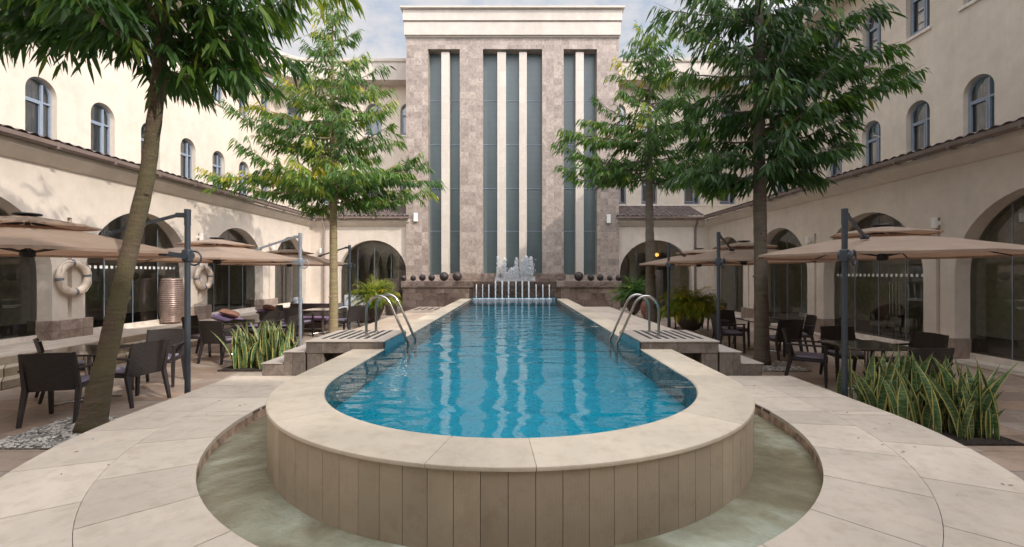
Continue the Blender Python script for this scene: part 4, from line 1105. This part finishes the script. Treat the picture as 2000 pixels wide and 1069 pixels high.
# ================================================================= LIFE RINGS
def ring(label, y):
    t = empty('life_ring', (-9.56+.06, y, gz(542, y))); t.rotation_euler = (0, 0, 0); tag(t, label, 'life ring', 'life rings on the left arcade')
    def tor(m, r0, r1, a0, a1, n, k=14):
        vs = []; fs = []
        for i in range(n+1):
            a = a0+(a1-a0)*i/n
            for j in range(k):
                b = 2*PI*j/k; r = r0+r1*math.cos(b); vs.append((.02+r1*math.sin(b)*.8, r*math.cos(a), r*math.sin(a)))
        for i in range(n):
            for j in range(k): fs.append((i*k+j, i*k+(j+1)%k, (i+1)*k+(j+1)%k, (i+1)*k+j))
        m.add(vs, fs)
    m = MB(); tor(m, .31, .075, 0, 2*PI, 56); m.build('ring_body', 'ring', t, smooth=True)
    for q in range(4):
        m = MB(); a = PI/4*0+PI/2*q+.12; tor(m, .31, .078, a-.09, a+.09, 6); m.build('band', 'ringband', t, smooth=True)
    m = MB(); m.tube([(.07+.02*math.sin(i), (.36+.03*math.cos(i*4*2*PI/48+PI))*math.cos(2*PI*i/48), (.36+.03*math.cos(i*4*2*PI/48+PI))*math.sin(2*PI*i/48)) for i in range(49)], .007, 6, cap=False); m.build('rope', 'rope', t, smooth=True)
ring('weathered cream life ring on the nearer pier of the left arcade', 9.78)
ring('weathered cream life ring on the farther pier, beside the ribbed vase', 13.86)

# ================================================================= UMBRELLAS
def umbrella(label, x, y, az, reach, mat='gunmetal', rad=1.8, tilt=0, clampz=2.03):
    t = empty('cantilever_umbrella', (x,y,0), R(az)); tag(t, label, 'umbrella', 'taupe cantilever umbrellas')
    m = MB(); m.tube([(0,0,.03),(0,0,2.6)], .034, 16); m.tube([(0,0,2.42),(0,0,2.625)], .038, 16)
    m.build('pole', mat, t, smooth=True, angle=40)
    m = MB(); m.rbox(-.3,.3,-.3,.3,0,.05,.012); m.rbox(-.06,.06,-.06,.06,.05,.16,.01); m.build('base', 'concrete', t)
    m = MB(); m.rbox(.0,.14,-.024,.024,2.52,2.58,.008); m.beam((.12,0,2.55),(reach*.5,0,2.31), .03, h0=.038); m.tube([(reach*.5-.03,-.05,2.31),(reach*.5-.03,.05,2.31)], .03, 10); m.build('arm', mat, t)
    m = MB(); m.rbox(-.05,.05,-.05,.05,clampz-.08,clampz+.08,.022,3); m.tube([(.0,-.07,clampz),(.0,.07,clampz)], .05, 14); m.beam((.05,0,clampz),(.34,0,clampz+.03), .05, h0=.06); m.build('bracket', mat, t)
    m = MB(); m.tube([(-.12+.0*math.cos(a), -.085+.07*math.cos(a)*.2, clampz-.02+.1*math.sin(a)) if False else (-.02+.09*math.cos(a), -.1, clampz-.03+.09*math.sin(a)) for a in [2*PI*k/20 for k in range(21)]], .012, 8, cap=False); m.build('crank', mat, t, smooth=True)
    # canopy: octagon, gores sag between ribs
    cx = reach; zr, zt = 2.09, 2.40; rv = .62
    def pt(r, a, sag=0):
        q = r/rad; z = zr+(2.47-zr)*(1-q)**.97
        k = math.cos(PI/8)/math.cos(((a) % (PI/4))-PI/8); rr = r*(k if True else 1)
        # straight edges between ribs
        return (cx-rr*math.cos(a)*1.0, rr*math.sin(a), z-tilt*(-rr*math.cos(a))-sag)
    vs = []; fs = []; NA = 48; NRr = 9
    for i in range(NRr+1):
        r = .42+(rad-.42)*i/NRr
        for j in range(NA):
            a = 2*PI*j/NA; ph = (a % (PI/4))/(PI/4); vs.append(pt(r, a, .008*math.sin(PI*ph)*(i/NRr)))
    for i in range(NRr):
        for j in range(NA): fs.append((i*NA+j, i*NA+(j+1)%NA, (i+1)*NA+(j+1)%NA, (i+1)*NA+j))
    o = len(vs)       # valance
    for j in range(NA):
        v = vs[NRr*NA+j]; vs.append((v[0], v[1], v[2]-.035))
    for j in range(NA): fs.append((NRr*NA+j, NRr*NA+(j+1)%NA, o+(j+1)%NA, o+j))
    m = MB(); m.add(vs, fs); ca = m.build('canopy', 'canopy', t, smooth=True, angle=4.5)
    vs = []; fs = []
    for i in range(5):
        r = .03+(rv+.08-.03)*i/4
        for j in range(NA):
            a = 2*PI*j/NA; ph = (a % (PI/4))/(PI/4); v = pt(r, a); z = 2.53-.115*(i/4)**1.1-.006*math.sin(PI*ph)*(i/4); vs.append((v[0], v[1], z-tilt*(v[0]-cx)))
    for i in range(4):
        for j in range(NA): fs.append((i*NA+j, i*NA+(j+1)%NA, (i+1)*NA+(j+1)%NA, (i+1)*NA+j))
    o = len(vs)
    for j in range(NA):
        v = vs[4*NA+j]; vs.append((v[0], v[1], v[2]-.02))
    for j in range(NA): fs.append((4*NA+j, 4*NA+(j+1)%NA, o+(j+1)%NA, o+j))
    m = MB(); m.add(vs, fs); m.build('vent', 'canopy', ca, smooth=True, angle=9)
    m = MB(); m.lathe([(.13,0),(.14,.012),(.13,.025),(.05,.03)], 20, (cx,0,2.535)); m.tube([(cx,0,2.5),(cx,0,2.54)], .05, 12); m.build('cap', 'black', ca)
    m = MB(); m.tube([(cx,0,2.46),(cx,0,2.02)], .028, 12); m.lathe([(.055,0),(.075,.02),(.075,.09),(.04,.11)], 16, (cx,0,2.0)); m.build('hub', 'black', t)
    for j in range(8):
        a = PI/4*j; e = pt(rad-.01, a); m = MB(); m.beam((cx-.06*math.cos(a), .06*math.sin(a), 2.44), (e[0], e[1], e[2]-.018), .022, .016)
        mid = (cx+(e[0]-cx)*.5, e[1]*.5, 2.44+(e[2]-2.46)*.5); m.beam((cx-.06*math.cos(a), .06*math.sin(a), 2.07), mid, .016); m.build('rib', 'black', t)
    return t
umbrella('taupe umbrella over the near left table, cut by the left edge', -4.21, 5.85, 183, 1.95, rad=1.74)
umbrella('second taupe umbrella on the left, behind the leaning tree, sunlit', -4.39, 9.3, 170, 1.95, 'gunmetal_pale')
umbrella('farthest taupe umbrella on the left, before the back left arch', -4.8, 13.2, 170, 1.95)
umbrella('nearest taupe umbrella on the right, above the snake plants', 4.2, 5.8, 40, 1.95, rad=1.84)
umbrella('middle taupe umbrella on the right, beside the dark tree trunk', 4.05, 9.06, 50, 1.95)
umbrella('farthest taupe umbrella on the right, before the back right arch', 4.15, 12.3, 45, 1.95)

# ================================================================= FURNITURE
def make_chair():
    t = empty('wicker_armchair')
    m = MB(); m.rbox(-.25,.25,-.22,.27,.385,.43,.012); m.build('seat_frame', 'wframe', t)
    m = MB(); m.rbox(-.225,.225,-.17,.255,.432,.475,.018,3); m.build('cushion', 'cushion', t, smooth=True, angle=50)
    vs = []; fs = []; K = 10
    for z, w, yo in ((.40,.215,-.235), (.62,.235,-.275), (.855,.245,-.335)):
        for i in range(K+1):
            u = -1+2*i/K; vs.append((u*w, yo+.035*(u*u)*1.0-.02, z+(.012*(1-u*u) if z > .8 else 0)))
    w = K+1; n = len(vs)
    vs += [(x, y-.022, z) for x, y, z in vs]
    for r in range(2):
        for i in range(K):
            a = r*w+i; fs.append((a, a+w, a+w+1, a+1)); fs.append((n+a, n+a+1, n+a+w+1, n+a+w))
        fs.append((r*w, n+r*w, n+(r+1)*w, (r+1)*w)); fs.append((r*w+K, (r+1)*w+K, n+(r+1)*w+K, n+r*w+K))
    for i in range(K): fs.append((2*w+i, n+2*w+i, n+2*w+i+1, 2*w+i+1)); fs.append((i, i+1, n+i+1, n+i))
    m = MB(); m.add(vs, fs); m.build('backrest', 'wicker', t, smooth=True, angle=40)
    for s in (-1, 1):
        m = MB(); m.beam((s*.262,.25,.0),(s*.262,.235,.42), .034,.048); m.build('leg', 'wframe', t)
        m = MB(); m.beam((s*.262,-.33,.0),(s*.255,-.235,.42), .034,.05); m.beam((s*.255,-.235,.42),(s*.25,-.325,.86), .045,.03); m.build('leg', 'wframe', t)
        m = MB(); m.beam((s*.262,.235,.42),(s*.27,.235,.64), .042,.036); m.rbox(s*.27-.025, s*.27+.025, -.30, .27, .638, .665, .01); m.build('armrest', 'wframe', t)
    return t
chair0 = make_chair(); used = [False]
def chair(x, y, face, label):
    """face: compass angle of the direction the sitter looks, degrees from +X"""
    t = chair0 if not used[0] else copy_tree(chair0); used[0] = True
    t.location = (x, y, 0); t.rotation_euler = (0,0,R(face-90)); tag(t, label, 'chair', 'dark wicker armchairs round the tables'); return t
def make_table(w=.9):
    t = empty('patio_table')
    m = MB(); m.rbox(-w/2,w/2,-w/2,w/2,.705,.735,.012); m.build('tabletop', 'tabletop', t)
    m = MB(); m.tube([(0,0,.04),(0,0,.69)], .038, 16); m.rbox(-.14,.14,-.14,.14,.675,.703,.005); m.build('pedestal', 'steel', t, smooth=True, angle=40)
    m = MB(); m.lathe([(.07,.0),(.08,.03),(.04,.045)], 20)
    for k in range(4):
        a = PI/4+PI/2*k; m.tube([(0,0,.03),(math.cos(a)*.2,math.sin(a)*.2,.035),(math.cos(a)*.36,math.sin(a)*.36,.012)], [.022,.018,.012], 8)
    m.build('foot', 'steel', t, smooth=True, angle=40); return t
table0 = make_table(); tused = [False]
def table(x, y, rz, label):
    t = table0 if not tused[0] else copy_tree(table0); tused[0] = True
    t.location = (x, y, 0); t.rotation_euler = (0,0,R(rz)); tag(t, label, 'table', 'dark square tables with steel pedestals'); return t
table(-6.0, 6.4, 5, 'dark square table under the nearest left umbrella, with an ashtray on it')
chair(-5.62, 5.68, 108, 'wicker armchair nearest the camera at the near left table, back turned')
chair(-6.55, 6.7, 50, 'wicker armchair at the left edge, facing the near left table')
chair(-5.38, 6.4, 168, 'wicker armchair just right of the leaning tree, side on')
chair(-5.75, 7.35, -70, 'wicker armchair on the far side of the near left table, by the steps')
m = MB(); m.lathe([(.075,0),(.08,.005),(.078,.045),(.07,.045),(.066,.012),(.01,.012)], 24); tag(m.build('ashtray', 'ashtray', None, smooth=True, angle=40, loc=(-5.83,6.52,.736)), 'round glass ashtray on the near left table', 'ashtray')
table(-6.05, 10.15, 0, 'dark square table behind the left snake plants')
chair(-6.0, 9.35, 80, 'wicker armchair directly left of the snake plants, back to the camera')
chair(-6.85, 10.05, 5, 'wicker armchair behind the one left of the snake plants, by the steps')
chair(-5.25, 10.1, 185, 'wicker armchair behind the snake plants, facing left')
chair(-6.05, 10.95, -90, 'wicker armchair before the loungers, facing the camera')
table(-5.75, 13.6, 0, 'dark square table behind the pale tree trunk')
chair(-6.05, 12.75, 85, 'wicker armchair just right of the second left umbrella pole, back turned')
chair(-6.65, 13.5, 10, 'wicker armchair left of the table behind the pale trunk')
chair(-4.95, 13.3, 165, 'wicker armchair partly behind the pale tree trunk')
table(5.3, 6.85, 0, 'dark square table under the nearest right umbrella, behind the snake plants')
chair(4.83, 7.5, -35, 'wicker armchair left of the near right umbrella pole, facing right')
chair(5.65, 7.75, -100, 'wicker armchair behind the near right table, facing the camera')
chair(6.2, 7.1, 190, 'wicker armchair right of the near right table, with ribbed back showing')
chair(5.25, 6.05, 95, 'wicker armchair directly behind the right snake plants, back turned')
table(5.75, 10.5, 0, 'dark square table right of the dark tree trunk')
chair(4.95, 10.55, -5, 'wicker armchair left of the dark tree trunk, facing right')
chair(5.4, 11.3, -80, 'wicker armchair behind the dark tree trunk, facing the camera')
chair(6.35, 10.3, 165, 'wicker armchair right of the dark trunk before the pier')
chair(5.6, 9.6, 95, 'wicker armchair half hidden by the dark trunk, back turned')
table(5.65, 15.0, 0, 'dark square table behind the big round pot')
chair(4.95, 15.0, 0, 'wicker armchair left of the round pot, behind the right handrails')
chair(6.35, 14.6, 175, 'wicker armchair right of the round pot')

# loungers
def lounger(label, x, y):
    t = empty('sun_lounger', (x,y,0), 0); tag(t, label, 'sun lounger', 'purple cushioned sun loungers')
    m = MB(); m.rbox(-.4,1.45,-.33,.33,.10,.30,.02); m.build('frame', 'wicker_grey', t)
    def slabx(mb, pts, w, th):
        vs = []; fs = []
        for (px, pz) in pts: vs += [(px,-w,pz),(px,w,pz),(px,w,pz+th),(px,-w,pz+th)]
        for i in range(len(pts)-1):
            for j in range(4): fs.append((i*4+j, i*4+(j+1)%4, (i+1)*4+(j+1)%4, (i+1)*4+j))
        fs.append((3,2,1,0)); e = (len(pts)-1)*4; fs.append((e,e+1,e+2,e+3)); mb.add(vs, fs)
    m = MB(); slabx(m, [(-.72,.58),(-.1,.34),(.1,.31)], .32, .035); m.build('backrest', 'wicker_grey', t)
    m = MB(); slabx(m, [(-.70,.62),(-.4,.51),(-.1,.385),(.1,.345),(.5,.36),(1.0,.345),(1.43,.33)], .30, .075); m.build('mattress', 'purple', t, smooth=True, angle=50)
    return t
def pillow(label, x, y, z, rx):
    m = MB(); n = 10; vs = []; fs = []
    for sgn in (1, -1):
        for i in range(n+1):
            for j in range(n+1):
                u = -1+2*i/n; v = -1+2*j/n; h = .075*max(0, (1-u**4)*(1-v**4))**.5
                vs.append((u*.24*(1-.08*v*v), v*.24*(1-.08*u*u), sgn*h))
    w = n+1
    for k in range(2):
        for i in range(n):
            for j in range(n):
                a = k*w*w+i*w+j; f = (a, a+w, a+w+1, a+1); fs.append(f if k == 0 else f[::-1])
    m.add(vs, fs); o = m.build('pillow', 'pillow', None, smooth=True, loc=(x,y,z)); o.rotation_euler = (0, R(rx), .3); tag(o, label, 'pillow', 'brown pillows on the loungers')
lounger('nearer purple cushioned sun lounger before the left arcade', -7.55, 12.7); pillow('brown pillow on the nearer purple lounger', -7.97, 12.7, .70, 20)
lounger('farther purple cushioned sun lounger before the left arcade', -7.3, 14.4); pillow('brown pillow on the farther purple lounger', -7.72, 14.4, .70, 20)

# wicker lounge set in the far left corner
def sofa(name, label, x, y, w, rz, pale=True):
    t = empty(name, (x,y,0), R(rz)); tag(t, label, 'sofa' if w > 1.2 else 'armchair', 'grey brown wicker lounge set')
    m = MB(); m.rbox(-w/2,w/2,-.38,.36,.06,.36,.02); m.build('seat_base', 'wicker_grey', t)
    m = MB(); m.rbox(-w/2,w/2,-.45,-.38,.06,.80,.02); m.build('backrest', 'wicker_grey', t)
    for s in (-1,1): m = MB(); m.rbox(s*(w/2+.05)-.05,s*(w/2+.05)+.05,-.45,.38,.06,.62,.02); m.build('armrest', 'wicker_grey', t)
    m = MB(); m.rbox(-w/2+.02,w/2-.02,-.36,.35,.365,.47,.03,3); m.rbox(-w/2+.03,w/2-.03,-.37,-.24,.48,.93 if pale else .8,.03,3); m.build('cushion', 'pale_cushion', t, smooth=True, angle=50)
sofa('lounge_armchair', 'wicker lounge armchair with pale cushion left of the pale tree trunk', -7.6, 16.6, .62, -90)
sofa('lounge_sofa', 'wicker lounge sofa with its back to the camera behind the pale trunk', -6.75, 15.6, 1.5, 0, False)
sofa('lounge_sofa', 'pale cushioned lounge sofa before the back left arch', -6.3, 18.3, 1.4, 180)
sofa('lounge_armchair', 'wicker lounge armchair beside the far left umbrella pole', -5.55, 16.9, .6, 90)

# furniture seen through the glass
def inner_chair(label, x, y, z, rz, mat):
    t = empty('tub_chair', (x,y,z), R(rz)); tag(t, label, 'armchair', 'armchairs inside the right arcade')
    m = MB(); m.rbox(-.3,.3,-.28,.3,.3,.45,.03,3); m.build('seat', mat, t, smooth=True, angle=50)
    vs = []; fs = []; K = 16
    for i in range(K+1):
        a = PI*(-.15+1.3*i/K)+PI; h = .62+.3*math.sin(PI*i/K)**2
        for r, z_ in ((.3,.3),(.36,.3),(.38,h),(.32,h)): vs.append((r*math.cos(a), r*math.sin(a), z_))
    for i in range(K):
        for j in range(4): fs.append((i*4+j, i*4+(j+1)%4, (i+1)*4+(j+1)%4, (i+1)*4+j))
    m = MB(); m.add(vs, fs); m.build('backrest', mat, t, smooth=True, angle=50)
    for sx in (-1,1):
        for sy in (-1,1): m = MB(); m.beam((sx*.24,sy*.22,0),(sx*.22,sy*.2,.3), .025,.035); m.build('leg', 'black', t)
inner_chair('pale tub chair behind the glass at the right edge', 9.95, 8.5, .05, 60, 'fabric_in')
inner_chair('tub chair behind the glass doors, left part of the second right arch', 10.3, 12.6, .05, 120, 'fabric_in')
inner_chair('dark tub chair behind the glass doors, right part of the second right arch', 10.3, 11.0, .05, 60, 'fabric_in')
inner_chair('white tub chair behind the glass right of the dark tree trunk', 9.95, 15.2, .05, 120, 'fabric_white')
for (x, y, z, lab) in ((9.4+.3, 16.2, 2.05, 'small framed picture seen through the third right arch'), (-10.9, 16.2, 2.05, 'small framed picture seen through the third left arch')):
    m = MB(); m.m('black').box(-.015,.015,-.22,.22,-.28,.28); s = -1 if x > 0 else 1; m.m('picture').box(s*.018-.003, s*.018+.003, -.17,.17,-.22,.22); o = m.build('framed_picture', None, None, loc=(x*(1.18 if x > 0 else 1.0)+0, y, z)); tag(o, lab, 'picture', 'pictures inside the arcade')
    w_ = MB(); w_.box(-.1,.1,-.5,.5,0,3.86); 
lm = MB(); lm.m('lampglow').sphere((0,0,0), .09, 16); lm.m('black').tube([(0,0,.08),(0,0,.9)], .008, 6); o = lm.build('pendant_lamp', None, None, loc=(gx(1283,22.6), 22.6, gz(498,22.6))); tag(o, 'small warm pendant lamp glowing inside the back right arch', 'lamp')

# ================================================================= CAMERA, LIGHT, SKY
cam = bpy.data.cameras.new('camera'); co_ = bpy.data.objects.new('camera', cam); COL.objects.link(co_)
co_.location = (0,0,1.8); co_.rotation_euler = (PI/2,0,0); cam.lens = 16.0; cam.sensor_width = 36; cam.shift_x = -.003; cam.clip_end = 500; cam.clip_start = .05
sc.camera = co_
S = Vector((1.35,-1.0,1.2)).normalized()
sun = bpy.data.lights.new('sun', 'SUN'); sun.energy = 1.55; sun.angle = R(.6); sun.color = (1,.90,.80)
so = bpy.data.objects.new('sun', sun); COL.objects.link(so); so.rotation_euler = S.to_track_quat('Z','Y').to_euler(); so.location = (20,-15,30)
wd = bpy.data.worlds.new('World'); sc.world = wd; wd.use_nodes = True; nt = wd.node_tree; nt.nodes.clear(); t = NT(nt)
sky = t.n('TexSky', sky_type='NISHITA', sun_disc=False, sun_elevation=math.asin(S.z), sun_rotation=math.atan2(S.x, S.y), air_density=1.2, dust_density=2.5, ozone_density=1)
tc = t.n('TexCoord'); mp = t.n('Mapping', ins={'Vector': tc.outputs['Generated'], 'Scale': (1,1,2.2)})
n1 = t.noise(mp.outputs[0], 2.6, 8, .6, .3)
fac = t.ramp(n1.outputs[0], [(.34, g3(.72)), (.56, g3(1))])
dt = t.n('VectorMath', operation='DOT_PRODUCT', ins={0: tc.outputs['Generated'], 1: tuple(S)})
gl = t.n('MapRange', ins={'Value': dt.outputs['Value'], 'From Min': .1, 'From Max': 1, 'To Min': 3.5, 'To Max': 20})
n2 = t.noise(mp.outputs[0], 5, 8, .62)
cl = t.mix(1, t.ramp(n2.outputs[0], [(.36, (.62,.72,.88)), (.5, (.95,.94,.98)), (.7, (1.12,1.08,1.08))]), gl.outputs[0], 'MULTIPLY')
colr = t.mix(fac, sky.outputs[0], cl)
bg = t.n('Background', ins={'Color': colr, 'Strength': .12}); out = t.n('OutputWorld', ins={'Surface': bg.outputs[0]})
sc.view_settings.view_transform = 'Standard'; sc.view_settings.look = 'None'; sc.view_settings.gamma = 1; sc.view_settings.exposure = 0.92
sc.render.engine = 'CYCLES'
sc.cycles.max_bounces = 8; sc.cycles.transparent_max_bounces = 12; sc.cycles.diffuse_bounces = 5; sc.cycles.glossy_bounces = 4
